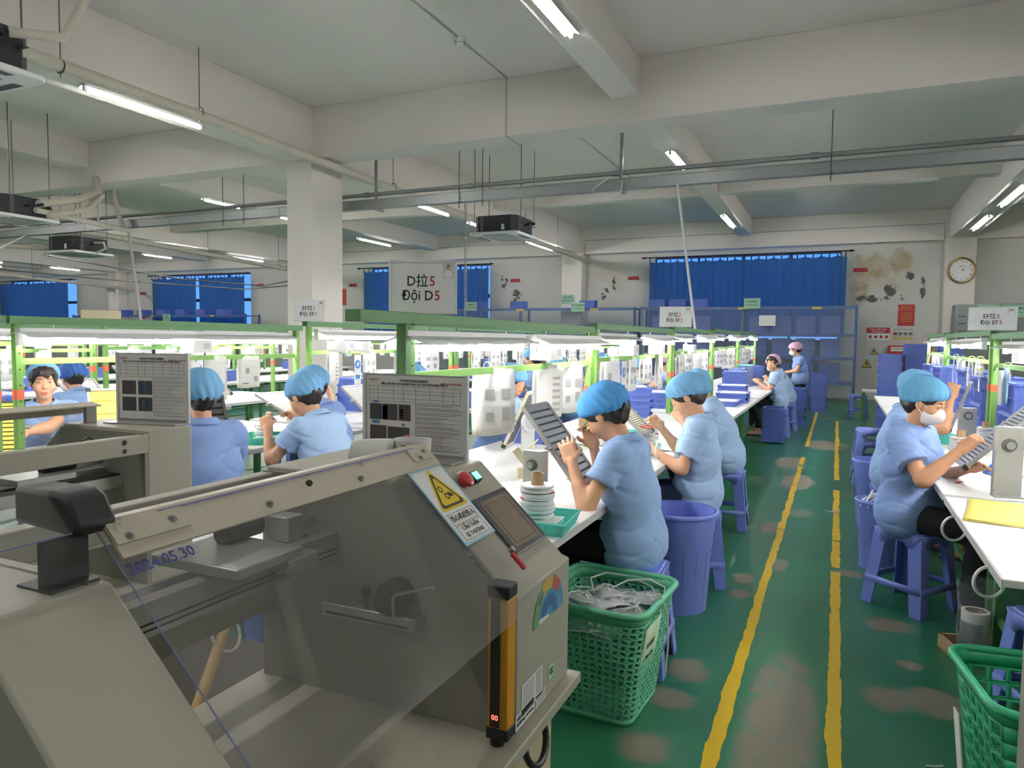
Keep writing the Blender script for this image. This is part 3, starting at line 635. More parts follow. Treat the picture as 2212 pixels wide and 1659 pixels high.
        text('lettering', 'QUAN', .009, 'ink', gs, Mf @ T(cyy-.045, czz+.052, .001) @ RZ(radians(40)), 0)
        l1 = st('info_label', 'paper', .09, .805, .105, .06)
        for i in range(9): st('print_line', 'ink_grey', .07, .829-.006*i, .055, .0015, l1, .0006)
        for i in range(9): st('print_line', 'ink_grey', .122, .829-.006*i, .03, .0015, l1, .0006)
        l2 = st('number_label', 'tag_green', .193, .8, .03, .03); text('lettering', '02', .02, 'ink', l2, Mf @ T(.193, .8, .001), .0004)
        l3 = st('info_label', 'paper', .135, .768, .05, .025)
        for i in range(5): st('print_line', 'ink_grey', .135, .777-.0045*i, .044, .001, l3, .0006)
        l4 = st('name_label', 'sign_white', .055, .772, .09, .03); text('lettering', '负责人:Người phụ trách', .008, 'ink', l4, Mf @ T(.055, .778, .001), .0001); text('lettering', '杜氏蓉:Phạm Thị Nhuyên', .0075, 'ink', l4, Mf @ T(.055, .767, .001), .0001)
        # yellow light-curtain post
        sp = bx((.575, 1.15, .775), (.615, 1.187, 1.03), 'light_curtain', 'signal_yellow', bevel=.003); bx((.582, 1.147, .79), (.6, 1.151, 1.028), 'sensor_window', 'black_plastic', sp)
        bx((.573, 1.148, 1.03), (.617, 1.189, 1.055), 'end_cap', 'black_plastic', sp, bevel=.003); bx((.573, 1.148, .765), (.617, 1.189, .787), 'end_cap', 'black_plastic', sp, bevel=.003)
        b = MB().cyl(W(.59, 1.165, .75), W(.59, 1.165, .766), .014, n=14); b.build('foot', 'black_plastic', sp, world=True)
        text('readout', '00', .014, 'led_red', sp, frameM(Vector(W(.592, 1.1465, .808))-Vector(t.location), (sg, 0, 0), (0, 0, 1)), .0002)
        b = MB().cyl(on(.96, .565, .002), on(.96, .565, .02), .004, n=10); b.cyl(on(.96, .565, .02), on(.96, .565, .028), .008, n=12); b.build('cover_knob', 'steel', t, world=True)
    return t
machine('grey cutting machine with a touch screen and yellow warning sign', -1.14, 1, 0, .3, True)
machine('grey cutting machine seen from its open back, warning sign reversed', -1.866, -1, .281, .17, False)

# cabinets below the machines
def cabinet(lab, x0, x1, y0, y1):
    t = thing('base_cabinet', lab, 'cabinet', ((x0+x1)/2, (y0+y1)/2, 0))
    MB().box((x0, y0, .03), (x1, y1, .725)).build('body', 'cabinet_paint', t, world=True, bevel=.004)
    MB().box((x0+.03, y0+.03, 0), (x1-.03, y1-.03, .03)).build('plinth', 'chip_dark', t, world=True)
    n_ = 2; L_ = (y1-y0)/n_
    for i in range(n_):
        d = MB().box((x1, y0+i*L_+.03, .08), (x1+.012, y0+(i+1)*L_-.03, .66)).build('door', 'cabinet_paint', t, world=True, bevel=.004)
        MB().tube([(x1+.012, y0+i*L_+.1+.06*cos(a)*.0+.0, .6+.0) if False else (x1+.014+.03*sin(a), y0+i*L_+.32, .62-.08+.08*cos(a)) for a in [k_*pi/8 for k_ in range(9)]], .007, 8).build('handle', 'black_plastic', d, world=True)
    return t
tag(MB().tube([(-.515+.012*sin(a), 1.265+.05*cos(a), .715-.045*sin(a)) for a in [k_*pi/10-.2 for k_ in range(13)]], .007, 8).build('cable_loop', 'black_plastic'), 'black cable loop hanging below the machine base plate', 'cable')
cabinet('worn cream steel cabinet carrying the machine with the touch screen', -1.12, -.565, .42, 1.485)
cabinet('worn cream steel cabinet carrying the reversed machine', -2.46, -1.88, .7, 1.62)

# ---- instruction boards standing on the machines
def board(lab, c, rz, w_, h_, photos, stampx=True):
    t = thing('instruction_board', lab, 'notice', c, rz)
    MB().box((-w_/2, -.002, 0), (w_/2, .002, h_)).build('back_plate', 'alu', t)
    MB().box((-w_/2, -.07, 0), (w_/2, 0, .003)).build('foot_plate', 'alu', t)
    for s_ in (-1, 1): MB().box((s_*w_/2-.004, -.006, 0), (s_*w_/2+.004, .004, h_+.002)).build('edge_clip', 'white_metal', t)
    sh = MB().box((-w_/2+.006, -.0035, .01), (w_/2-.006, -.002, h_-.004)).build('sheet', 'paper', t)
    M = frameM((0, -.0038, 0), (1, 0, 0), (0, 0, 1))
    def r_(x, z, a, b, m_, nm='print_block'): MB().box((x-a/2, z-b/2, 0), (x+a/2, z+b/2, .0003), M).build(nm, m_, sh, smooth=None)
    k_ = h_/.2
    text('lettering', 'FANCY', .008*k_, 'ink_red', sh, M @ T(-w_*.4, h_*.925, .0003))
    text('lettering', '作业指导书(设备仪器操作)', .007*k_, 'ink', sh, M @ T(0, h_*.92, .0003))
    text('lettering', 'BIỂU CHỈ DẪN TÁC NGHIỆP( THAO TÁC VỚI THIẾT BỊ MÁY MÓC )', .0062*k_, 'ink', sh, M @ T(0, h_*.88, .0003), .0001)
    text('lettering', 'KIỂM SOÁT VĂN BẢN', .006*k_, 'ink_red', sh, M @ T(w_*.36, h_*.9, .0003))
    for z in (.85, .8, .76, .7, .66): r_(0, h_*z, w_*.9, .0007, 'ink_grey', 'rule')
    for x in (-.45, -.36, -.2, -.1, .02, .16, .28, .38, .45): r_(w_*x, h_*.755, .0007, h_*.19, 'ink_grey', 'rule')
    r_(w_*.02, h_*.34, .0008, h_*.62, 'ink_grey', 'rule')
    for i in range(20): r_(w_*(.04+.16+.05*sin(i*7)), h_*(.63-.028*i), w_*(.34+.1*sin(i*7)), .0009, 'ink_grey', 'print_line')
    for i in range(11): r_(w_*.235, h_*(.645-.0553*i), w_*.43, .0005, 'ink_grey', 'rule')
    for x, z, a, b, m_ in photos: r_(w_*x, h_*z, w_*a, h_*b, m_, 'photo')
    return t
board('instruction sheet board standing on the machine with the touch screen', (-.92, 1.46, 1.217), 0, .285, .197,
      [(-.38, .53, .125, .2, 'photo_dark'), (-.235, .53, .15, .2, 'photo_dark'), (-.29, .525, .06, .17, 'photo_blue'), (-.09, .53, .12, .2, 'photo_dark'), (-.12, .56, .035, .02, 'photo_blue'), (-.12, .53, .035, .02, 'photo_blue'), (-.12, .5, .035, .02, 'photo_blue'), (-.12, .47, .035, .02, 'photo_blue'),
       (-.38, .655, .06, .025, 'photo_blue'), (-.38, .4, .08, .04, 'photo_blue'), (-.355, .24, .17, .24, 'photo_dark'), (-.355, .135, .15, .03, 'photo_blue'), (-.1, .38, .03, .03, 'photo_blue'), (-.15, .27, .22, .16, 'photo_dark')])
board('creased instruction sheet board standing on the reversed machine', (-2.03, 1.635, 1.217), radians(13), .26, .225,
      [(-.33, .5, .2, .2, 'photo_dark'), (-.1, .5, .2, .2, 'photo_dark'), (-.12, .51, .08, .16, 'photo_blue'), (-.33, .26, .2, .2, 'photo_dark'), (-.1, .26, .2, .2, 'photo_dark'), (-.1, .27, .08, .1, 'photo_blue')])
# ---- things lying on the machine
t = thing('plastic_tub', 'white tub with a torn printed label on top of the machine', 'tub', (-.84, 1.325, 1.2165))
MB().lathe([(.001, 0), (.038, 0), (.042, .065), (.039, .065), (.036, .004), (.001, .004)], n=28).build('tub_wall', 'sign_white', t)
text('lettering', '工具盒', .014, 'ink', t, frameM((.018, -.036, .05), (.9, .42, 0), (0, 0, 1)), .0003); text('lettering', 'Dụng cụ', .013, 'ink', t, frameM((.02, -.036, .03), (.9, .42, 0), (0, 0, 1)), .0004)
t = thing('wire_spool', 'flat white spool in plastic film under the printed tub', 'spool', (-.79, 1.27, 1.217))
t.location = (-.70, 1.41, 1.217); t['label'] = 'white spool wrapped in clear film beside the printed tub'
bpy.data.objects.remove(t)
o_ = MB().grid(lambda u, v: (-.055+.11*u, .03*(v-.5)+.008*sin(u*3), .05*sin(pi*(.1+.85*v))*(.9+.1*u)+.0), 14, 10).build('foam_sheet', 'foam_white', None, solid=.012)
o_.location = (-.905, 1.27, 1.216); o_.rotation_euler = (0, 0, .2); o_.scale = (.8, 1.6, 1.25); tag(o_, 'folded white foam sheet lying behind the machine cover bar', 'foam sheet')
t = thing('stop_switch', 'red domed switch beside the folded foam sheet', 'switch', (-.885, 1.375, 1.2165))
MB().cyl((0, 0, 0), (0, 0, .03), .013, n=16).build('switch_base', 'black_plastic', t); MB().lathe([(.016, .03), (.018, .04), (.015, .055), (.008, .063), (.001, .065)], n=20).build('switch_dome', 'estop_red', t)
# stick and tube ring behind the machine opening
o_ = tag(MB().cyl((-1.17, .985, .655), (-1.3, 1.26, .86), .012, n=14).build('wooden_stick', 'wood_stick'), 'bare wooden stick leaning behind the machine opening', 'stick')
o_ = tag(MB().tube([Vector((-1.265, 1.2, .815))+Vector((-.02*sin(a), .038*cos(a), .038*sin(a))) for a in [i*pi/12 for i in range(24)]], .0035, 8, closed=True).build('tube_ring', 'sign_white'), 'white tubing ring hung on the wooden stick', 'ring')
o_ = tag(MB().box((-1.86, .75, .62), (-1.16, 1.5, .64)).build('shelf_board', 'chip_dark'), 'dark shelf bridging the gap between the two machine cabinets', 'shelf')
# ================================================================ bench rows with light racks
mat('bench_top', S(222,223,222), .35, var=.03, scale=3); mat('bench_edge', S(190,190,188), .5)
mat('rack_green', S(122,170,84), .5, var=.08, scale=8, col2=S(70,72,60), mask=(30, .74, .76)); mat('rack_shaded', S(94,140,92), .5, var=.06)  # second green: rack paint with the shade above the lamps in its colour
mat('leg_green', S(58,122,66), .5); mat('orange_tape', S(236,112,74), .5); mat('yellow_paper', S(238,222,112), .7, var=.04)
mat('tray_teal', S(84,204,190), .4); mat('cardboard_white', S(238,238,236), .7); mat('pink_slip', S(224,92,190), .7); mat('red_slip', S(232,84,84), .7)
mat('grey_paper', S(206,208,210), .7); mat('spool_white', S(230,230,232), .45, var=.04); mat('cream_plastic', S(226,216,178), .5); mat('mask_blue', S(158,196,226), .7)
mat('jig_slat', S(196,200,206), .3, .5); mat('jig_gap', S(72,76,84), .5, .3); mat('jig_cream', S(216,212,190), .5); mat('jig_yellow', S(236,214,84), .5)
ROWS = {'EF2': -1.6, 'EF1': -4.2, 'EF3': 1.17, 'B3': -6.86, 'B4': -9.5, 'B5': -12.1}
RN = {'EF2': 'the D5 row', 'EF1': 'the EF1 row', 'EF3': 'the EF3 row', 'B3': 'the row behind EF1', 'B4': 'the second row behind EF1', 'B5': 'the farthest left row'}
ORD = ['first', 'second', 'third', 'fourth', 'fifth', 'sixth', 'seventh', 'eighth', 'ninth', 'tenth', 'eleventh', 'twelfth']+['%d%s' % (i, 'st' if i % 10 == 1 else 'nd' if i % 10 == 2 else 'rd' if i % 10 == 3 else 'th') for i in range(13, 40)]
RDZ = {'EF2': [-.03, .0, .03, .06, .08], 'EF1': [-.03, -.03, .01, .02, .03, .03], 'EF3': [-.03, -.03, .0, .02], 'B3': [-.03, 0, .02, .02], 'B4': [0, 0, .02, .02], 'B5': [0, 0, .02, .02]}
def bench(row, i, y0, y1, end_beam=0):
    x = ROWS[row]; L_ = y1-y0
    t = thing('work_bench', '%s white bench with green light rack in %s' % (ORD[i], RN[row]), 'bench', (x, y0, 0), group='work benches')
    hw = .66; dz = RDZ[row][i]
    MB().box((-hw, 0, .722), (hw, L_, .75)).build('table_top', 'bench_top', t, bevel=.004)
    for s_ in (-1, 1): MB().box((s_*hw-.002, .0, .716), (s_*hw+.002, L_, .748)).build('edge_strip', 'bench_edge', t)
    for sx in (-1, 1):
        for y in (.06, L_-.06): MB().box((sx*.42-.022, y-.022, 0), (sx*.42+.022, y+.022, .722)).build('leg', 'leg_green', t)
        MB().box((sx*.42-.015, .05, .67), (sx*.42+.015, L_-.05, .715)).build('side_rail', 'leg_green', t)
        MB().box((sx*.42-.012, .05, .18), (sx*.42+.012, L_-.05, .205)).build('foot_rail', 'leg_green', t)
    for y in (.05, L_-.05): MB().box((-.42, y-.015, .67), (.42, y+.015, .715)).build('cross_rail', 'leg_green', t)
    r0 = .74 if end_beam else .03
    for y in (r0, L_-.03):
        p = MB().box((-.02, y-.019, .75), (.02, y+.019, 1.585+dz)).build('post', 'rack_green', t)
        MB().box((-.0212, y-.0202, 1.13), (.0212, y+.0202, 1.185)).build('tape_band', 'orange_tape', p)
        b = MB()
        for k_ in range(8): b.cyl((.0195, y, .85+k_*.09), (.0215, y, .85+k_*.09), .005, n=8)
        tag(b.build('punched_hole', 'chip_dark', p), kind='stuff')
    MB().prism([(a_, b2+dz) for a_, b2 in ((-.03, 1.585), (.03, 1.585), (.03, 1.63), (.024, 1.63), (.024, 1.592), (-.024, 1.592), (-.024, 1.63), (-.03, 1.63))], 1, (-.02 if not end_beam else r0), L_+.02).build('top_beam', 'rack_shaded', t)
    MB().box((-.004, r0, 1.345+dz*.6), (.004, L_-.03, 1.38+dz*.6)).build('paper_rail', 'rack_green', t)
    return t
MODS = {'EF2': [(1.75, 4.86), (4.94, 7.52), (7.6, 10.2), (10.28, 13.02), (13.1, 15.9)], 'EF1': [(-.1, 2.42), (2.48, 4.82), (4.92, 7.5), (7.58, 10.2), (10.28, 13.0), (13.1, 15.7)],
        'EF3': [(2.72, 4.1), (4.16, 6.95), (7.05, 9.78), (9.86, 11.7)], 'B3': [(2.5, 4.86), (4.94, 7.4), (10.3, 13.0), (13.1, 15.7)], 'B4': [(4.0, 6.6), (6.7, 9.3), (9.4, 12.0), (12.1, 14.7)], 'B5': [(4.6, 7.2), (7.3, 9.9), (10.0, 12.6), (12.7, 15.3)]}
for row, ms in MODS.items():
    for i, (a, b_) in enumerate(ms):
        bench(row, i, a, b_, row == 'EF2' and i == 0)
# D5 end: an extra upright carrying the named board at the start of the row
t = thing('sign_stand', 'green upright with cross arm carrying the D5 board', 'stand', (ROWS['EF2'], 2.5, .75))
MB().box((-.022, -.062, 0), (.022, -.022, .81)).build('post', 'rack_shaded', t); MB().box((-.034, -.38, .81), (.034, .75, .855)).build('cross_arm', 'rack_shaded', t, bevel=.003)
# bench lamps
def bench_lamp():
    t = thing('bench_lamp', 'x', 'lamp')
    MB().box((-.025, -.6, .05), (.025, .6, .085)).build('channel', 'white_metal', t, bevel=.003)
    b = MB().prism([(-.025, .062), (-.105, .034), (-.105, .031), (-.02, .056), (.02, .056), (.105, .031), (.105, .034), (.025, .062)], 1, -.6, .6); b.build('reflector', 'white_metal', t)
    MB().cyl((0, -.57, .01), (0, .57, .01), .015, n=8).build('tube', 'tube_bench', t)
    for s_ in (-1, 1): MB().cbox((0, s_*.59, .024), (.04, .025, .075)).build('lamp_holder', 'white_metal', t, bevel=.004)
    for s_ in (-.4, .4): MB().tube([(0, s_, .085), (.0, s_, .105)], .004, 5).build('hook', 'steel', t)
    return t
bl = bench_lamp(); first = True
LAMPS = []
for row, ms in MODS.items():
    n_ = 0
    for mi, (a, b_) in enumerate(ms):
        for f in (.26, .74):
            y = a+(b_-a)*f; off = (.11 if n_ % 2 else -.11)
            if row == 'EF2' and y < 2.7: y = 3.05; off = .0
            if row == 'EF2' and 4.0 < y < 4.2: y = 4.3
            if y < 1.2 and row != 'EF3': continue
            o_ = bl if first else copy_tree(bl); first = False
            o_.location = (ROWS[row]+off*.4, y, 1.48+RDZ[row][mi])
            o_['label'] = '%s fluorescent tube lamp hung under the rack of %s' % (ORD[n_], RN[row]); o_['group'] = 'bench lamps'; n_ += 1
# paper pads clipped over the rail with rings
def pad(kind):
    t = thing('paper_pad', 'x', 'paper pad')
    for k_ in (0, 1):
        sg = 1 if k_ == 0 else -1
        b = MB().grid(lambda u, v: (sg*(.007+.012*sin(pi*v*.9)+.006*k_), -.105+.21*u, .015-.297*v+.004*sin(u*5+v*3)), 6, 8); b.build('sheet', 'paper', t, solid=.001)
    sh = t.children[0] if t.children else None
    r = random.Random(kind)
    for side in (1, -1):
        xx = side*.0225
        if kind == 0:
            blocks = [(.05, -.1, .05, .045, 'photo_grey'), (-.04, -.1, .05, .045, 'photo_grey'), (.05, -.19, .04, .06, 'photo_grey'), (-.04, -.2, .04, .04, 'photo_grey')]
        elif kind == 1: blocks = [(.05, -.06-.035*i, .06, .014, 'photo_grey') for i in range(6)]
        else: blocks = [(-.03, -.12, .035, .05, 'photo_grey'), (.06, -.2, .035, .05, 'photo_grey'), (-.05, -.24, .06, .01, 'photo_blue')]
        b = MB()
        for y, z, a, c, m_ in blocks: MB().box((xx-.0004, y-a/2, z-c/2), (xx+.0004, y+a/2, z+c/2)).build('print_block', m_, sh, smooth=None)
        b = MB()
        for i in range(7): b.box((xx-.0003, -.085, -.03-.012*i), (xx+.0003, -.085+r.uniform(.09, .17), -.0285-.012*i))
        tag(b.build('print_line', 'grey_paper', sh, smooth=None), kind='stuff')
    for y in (-.04, .04):
        MB().tube([(.026*cos(a), y, .018+.026*sin(a)) for a in [i*pi/8 for i in range(16)]], .0018, 5, closed=True).build('ring', 'rack_green', t)
    return t
pads = [pad(0), pad(1), pad(2)]; pu = [0, 0, 0]; pc = {}
def put_pad(x, y, z, kind, row, lab=None, sc=(1, 1, 1), rz=0):
    o_ = pads[kind] if not pu[kind] else copy_tree(pads[kind]); pu[kind] = 1
    o_.location = (x, y, z); o_.scale = sc; o_.rotation_euler = (0, 0, rz)
    pc[row] = pc.get(row, 0)+1; o_['label'] = lab or '%s ringed sheet pad from the machine end on %s' % (ORD[pc[row]-1], RN[row]); o_['group'] = 'sheet pads on '+RN[row]; return o_
r = random.Random(11)
x = ROWS['EF2']
for y, k_, lab, sc in [(3.3, 0, 'brightly lit ringed sheet pad above the rolled sleeve worker bench', (1.2, 1.15, 1.15)), (4.05, 1, 'ringed pad printed with stacked photo strips beside the red slip carton', (1, 1.0, 1.1)),
                       (4.45, 0, 'ringed sheet pad with small grey photos next to the strip pad', (1, .95, 1.1))]:
    put_pad(x, y, 1.337, k_, 'EF2', lab, sc, radians(-28))
for row, ms in MODS.items():
    for i, (a, b_) in enumerate(ms):
        if row == 'EF2' and i == 0: continue
        n_ = 4 if row in ('EF2', 'EF1', 'EF3') else 5
        for j in range(n_):
            y = a+.25+(b_-a-.5)*(j+r.uniform(.1, .6))/n_
            if row == 'EF1' and y < 2.6: continue
            if row == 'EF3' and y < 6.4: continue
            if row == 'EF1' and y < 3.5: continue
            put_pad(ROWS[row], y, 1.355+.6*RDZ[row][i], r.randrange(3), row, sc=(1, r.uniform(.55, 1.1) if row != 'EF3' else .5, r.uniform(.8, 1.15)), rz=radians(r.uniform(-30, -5)))
# small white cartons riding on the rails
def carton(lab, x, y, z, d, slips=None, rz=0):
    t = thing('paper_carton', lab, 'box', (x, y, z), rz, 'white cartons on the paper rails')
    w_, l_, h_ = d
    b = MB().box((-w_/2, -l_/2, 0), (w_/2, l_/2, .003))
    for s_ in (-1, 1): b.box((s_*w_/2-.0015, -l_/2, 0), (s_*w_/2+.0015, l_/2, h_)); b.box((-w_/2, s_*l_/2-.0015, 0), (w_/2, s_*l_/2+.0015, h_))
    b.build('carton_wall', 'cardboard_white', t, smooth=None)
    MB().box((w_/2+.0016, -.03+l_*.2, h_*.3), (w_/2+.002, .03+l_*.2, h_*.75)).build('carton_label', 'grey_paper', t, smooth=None)
    for i, m_ in enumerate(slips or ['paper']):
        MB().box((-w_*.35+.02*i, -l_*.42, h_*.6), (-w_*.35+.02*i+.002, l_*.2, h_+.03+.012*i), RX(.1*i)).build('slip', m_, t, smooth=None)
    return t
carton('white carton full of red and pink slips on the paper rail', x, 4.02, 1.382, (.13, .2, .09), ['red_slip', 'red_slip', 'pink_slip'])
cc = {}
for row, y, q_ in (('EF2', 5.9, ''), ('EF2', 6.9, ''), ('EF2', 8.6, ''), ('EF1', 5.45, ''), ('EF1', 6.3, ''), ('EF1', 8.4, ''), ('EF1', 9.6, ''), ('EF1', 3.75, ''), ('B3', 4.3, ''), ('B3', 6.0, '')):
    cc[row] = cc.get(row, -1)+1
    carton('%s white carton with a tilted sheet on the rail of %s' % (ORD[cc[row]], RN[row]), ROWS[row], y, 1.382, (.12, .17, .09))
o_ = carton('low white carton on the paper rail beside the hanging blue mask', ROWS['EF3'], 5.9, 1.382, (.12, .22, .08))

# hand-wash notice hung by the pads
for row, y, lab in (('EF1', 5.6, 'blue and white hand symbol card hung on the rail of the EF1 row'), ('EF2', 5.62, 'blue and white hand symbol card hung on the rail beyond the paired posts')):
    t = thing('symbol_card', lab, 'notice', (ROWS[row]+.035, y, 1.06), 0)
    MB().box((-.001, -.05, 0), (.001, .05, .28)).build('card', 'paper', t)
    MB().cyl((.001, 0, .19), (.0025, 0, .19), .042, n=24).build('symbol_disc', 'ink_blue', t); MB().add([(.003, -.02, .17), (.003, .01, .175), (.003, .022, .205), (.003, .0, .215)], [(0, 1, 2, 3)]).build('hand_symbol', 'paper', t); MB().box((.001, -.035, .05), (.0016, .035, .09)).build('text_bar', 'ink_blue', t)

# ---- named boards
def nameboard(lab, c, rz, w_, h_, l1, l2, last, sx=1, tilt=0):
    t = thing('name_board', lab, 'sign', c, rz); t.rotation_euler = (tilt, 0, rz)
    MB().box((-w_/2, 0, 0), (w_/2, .006, h_)).build('panel', 'sign_white', t, bevel=.002)
    b = MB()
    for a, q_ in (((-w_/2-.002, -.003, 0), (-w_/2+.008, .009, h_)), ((w_/2-.008, -.003, 0), (w_/2+.002, .009, h_)), ((-w_/2, -.003, h_-.008), (w_/2, .009, h_+.002)), ((-w_/2, -.003, -.002), (w_/2, .009, .008))):
        MB().box(a, q_).build('frame_strip', 'white_metal', t)
    M = frameM((0, -.0006, 0), (1, 0, 0), (0, 0, 1)); s_ = h_*.26
    for l_, z in ((l1, .6), (l2, .33)):
        A_ = text('lettering', l_, s_, 'ink', t, Matrix.Diagonal((.92, 1, 1, 1)), .0006*s_/.06, 'LEFT'); B_ = text('lettering', last, s_, 'ink_red', t, Matrix.Diagonal((.92, 1, 1, 1)), .0006*s_/.06, 'LEFT')
        wa = max(v.co.x for v in A_.data.vertices)+s_*.08; wb = max(v.co.x for v in B_.data.vertices)
        A_.data.transform(M @ T(-(wa+wb)/2-w_*.03, h_*z, 0)); B_.data.transform(M @ T(-(wa+wb)/2-w_*.03+wa, h_*z, 0))
    # small portrait print: generic bust
    ph = MB().box((w_*.30, -.0009, h_*.66), (w_*.46, -.0003, h_*.95)).build('portrait_print', 'grey_paper', t, smooth=None)
    cx = w_*.38
    def disc(z, rx, rz_, m_, e, n_=14): MB().add([(cx+rx*cos(2*pi*i/n_), -.0012-e, z+rz_*sin(2*pi*i/n_)) for i in range(n_)], [tuple(range(n_))]).build('portrait_shape', m_, ph, smooth=None)
    disc(h_*.74, w_*.062, h_*.075, 'shirt_pale' if 'shirt_pale' in MATS else 'paper', 0); disc(h_*.87, w_*.026, h_*.05, 'ink', .0001); disc(h_*.86, w_*.02, h_*.04, 'skin', .0002)
    return t
nameboard('framed white board reading D5 on the green cross arm', (-1.6, 2.6, 1.607), radians(20), .285, .222, 'D拉', 'Đội D', '5')
nameboard('white board reading EF2 standing on the rack by the supply conduit', (-1.6, 7.75, 1.662), radians(13), .335, .215, 'EF拉', 'Đội EF', '2')
nameboard('white board reading EF3 standing on the rack by the grey cupboard', (1.17, 7.15, 1.632), radians(-10), .34, .19, 'EF拉', 'Đội EF', '3')
nameboard('slanting faded board reading EF1 seen against the square column', (-4.2, 4.95, 1.642), radians(30), .26, .19, 'EF拉', 'Đội EF', '1', tilt=-.25)
t = thing('tilted_card', 'blank cream card lying tilted on the rack of the EF1 row', 'card', (-4.2, 3.02, 1.602), radians(50)); t.rotation_euler = (-.5, 0, radians(50)); MB().box((-.11, 0, 0), (.11, .003, .06)).build('card_sheet', 'cream_plastic', t)

# ================================================================ bench goods
def stool(m_='blue_plastic'):
    t = thing('plastic_stool', 'x', 'stool'); h_ = .46; a = .14; b_ = .185
    MB().prism([(-a+.03, -a), (a-.03, -a), (a, -a+.03), (a, a-.03), (a-.03, a), (-a+.03, a), (-a, a-.03), (-a, -a+.03)], 2, h_-.022, h_).build('seat', m_, t, bevel=.008)
    for sx in (-1, 1):
        for sy in (-1, 1):
            top = (sx*a, sy*a); bot = (sx*b_, sy*b_)
            def L(z): f = 1-z/(h_-.01); cx = top[0]+(bot[0]-top[0])*f; cy = top[1]+(bot[1]-top[1])*f; w_ = .07+.012*(1-f); tk = .012; return [(cx, cy, z), (cx-sx*w_, cy, z), (cx-sx*w_, cy-sy*tk, z), (cx-sx*tk, cy-sy*tk, z), (cx-sx*tk, cy-sy*w_, z), (cx, cy-sy*w_, z)]
            q0, q1 = L(0), L(h_-.012); n_ = 6
            MB().add(q0+q1, [tuple(range(n_)), tuple(range(2*n_-1, n_-1, -1))]+[(i, (i+1) % n_, n_+(i+1) % n_, n_+i) for i in range(n_)]).build('leg', m_, t, bevel=.003)
    for k_ in range(4):
        M = RZ(k_*pi/2)
        pts = [(-a, h_-.012)]+[(-a+.06+(2*a-.12)*f, h_-.06-.055*(2*f-1)**4) for f in [i/8 for i in range(9)]]+[(a, h_-.012)]
        MB().add([M @ Vector((x_, -a-.004, z)) for x_, z in pts], [tuple(range(len(pts)))]).build('apron', m_, t, solid=.008)
        MB().add([M @ Vector(p_) for p_ in ((-.165, -.172, .13), (.165, -.172, .13), (.165, -.168, .165), (-.165, -.168, .165))], [(0, 1, 2, 3)]).build('rung', m_, t, solid=.01)
    return t
st0 = stool(); su = [0]
def put_stool(x, y, rz, lab, z=0):
    o_ = st0 if not su[0] else copy_tree(st0); su[0] = 1; o_.location = (x, y, z); o_.rotation_euler = (0, 0, rz); o_['label'] = lab; o_['group'] = 'blue plastic stools'; return o_
def crate(m_, w_, l_, h_):
    t = thing('crate', 'x', 'crate'); b = MB().box((-w_/2, -l_/2, 0), (w_/2, l_/2, .006))
    for s_ in (-1, 1): b.box((s_*w_/2-.003, -l_/2, 0), (s_*w_/2+.003, l_/2, h_)); b.box((-w_/2, s_*l_/2-.003, 0), (w_/2, s_*l_/2+.003, h_))
    b.build('crate_wall', m_, t, smooth=None)
    b = MB()
    def band(z0, z1, e):
        for s_ in (-1, 1): b.box((s_*w_/2-e, -l_/2-e, z0), (s_*w_/2+e, l_/2+e, z1)); b.box((-w_/2-e, s_*l_/2-e, z0), (w_/2+e, s_*l_/2+e, z1))
    band(h_-.02, h_, .014)
    b.build('rim', m_, t, smooth=None)
    b = MB()
    if h_ > .1: band(h_*.5, h_*.5+.012, .009); band(.0, .012, .008)
    for s_ in (-1, 1):
        for i in range(9): yy = -l_/2+l_*(i+.5)/9; b.box((s_*(w_/2+.004)-.005, yy-.004, .01), (s_*(w_/2+.004)+.005, yy+.004, h_-.02))
        for i in range(6): xx = -w_/2+w_*(i+.5)/6; b.box((xx-.004, s_*(l_/2+.004)-.005, .01), (xx+.004, s_*(l_/2+.004)+.005, h_-.02))
    tag(b.build('rib', m_, t, smooth=None), kind='stuff'); return t
CR = {}
def put_crate(kind, x, y, z, rz, lab, grp, fill=None):
    dims = {'flat': (.36, .48, .06), 'box': (.3, .42, .17), 'deep': (.33, .45, .24)}[kind]
    if kind not in CR: CR[kind] = o_ = crate('blue_crate', *dims); 
    else: o_ = copy_tree(CR[kind])
    for c_ in [c_ for c_ in o_.children if c_.name.startswith(('content', 'lettering'))]: bpy.data.objects.remove(c_)
    o_.location = (x, y, z); o_.rotation_euler = (0, 0, rz); o_['label'] = lab; o_['group'] = grp
    if fill: MB().box((-dims[0]*.44, -dims[1]*.44, dims[2]*.55), (dims[0]*.44, dims[1]*.44, dims[2]*.93)).build('content_sheets', fill, o_)
    return o_
def crate_stack(kind, n_, x, y, z, rz, lab, grp, fill=None):
    dz = {'flat': .06, 'box': .168, 'deep': .238}[kind]
    for i in range(n_): put_crate(kind, x+r.gauss(0, .004), y+r.gauss(0, .004), z+i*dz, rz, lab+(', topmost of its pile' if i == n_-1 else ', lowest of its pile' if i == 0 else ', %s from below' % ORD[i]), grp, fill if i == n_-1 else None)
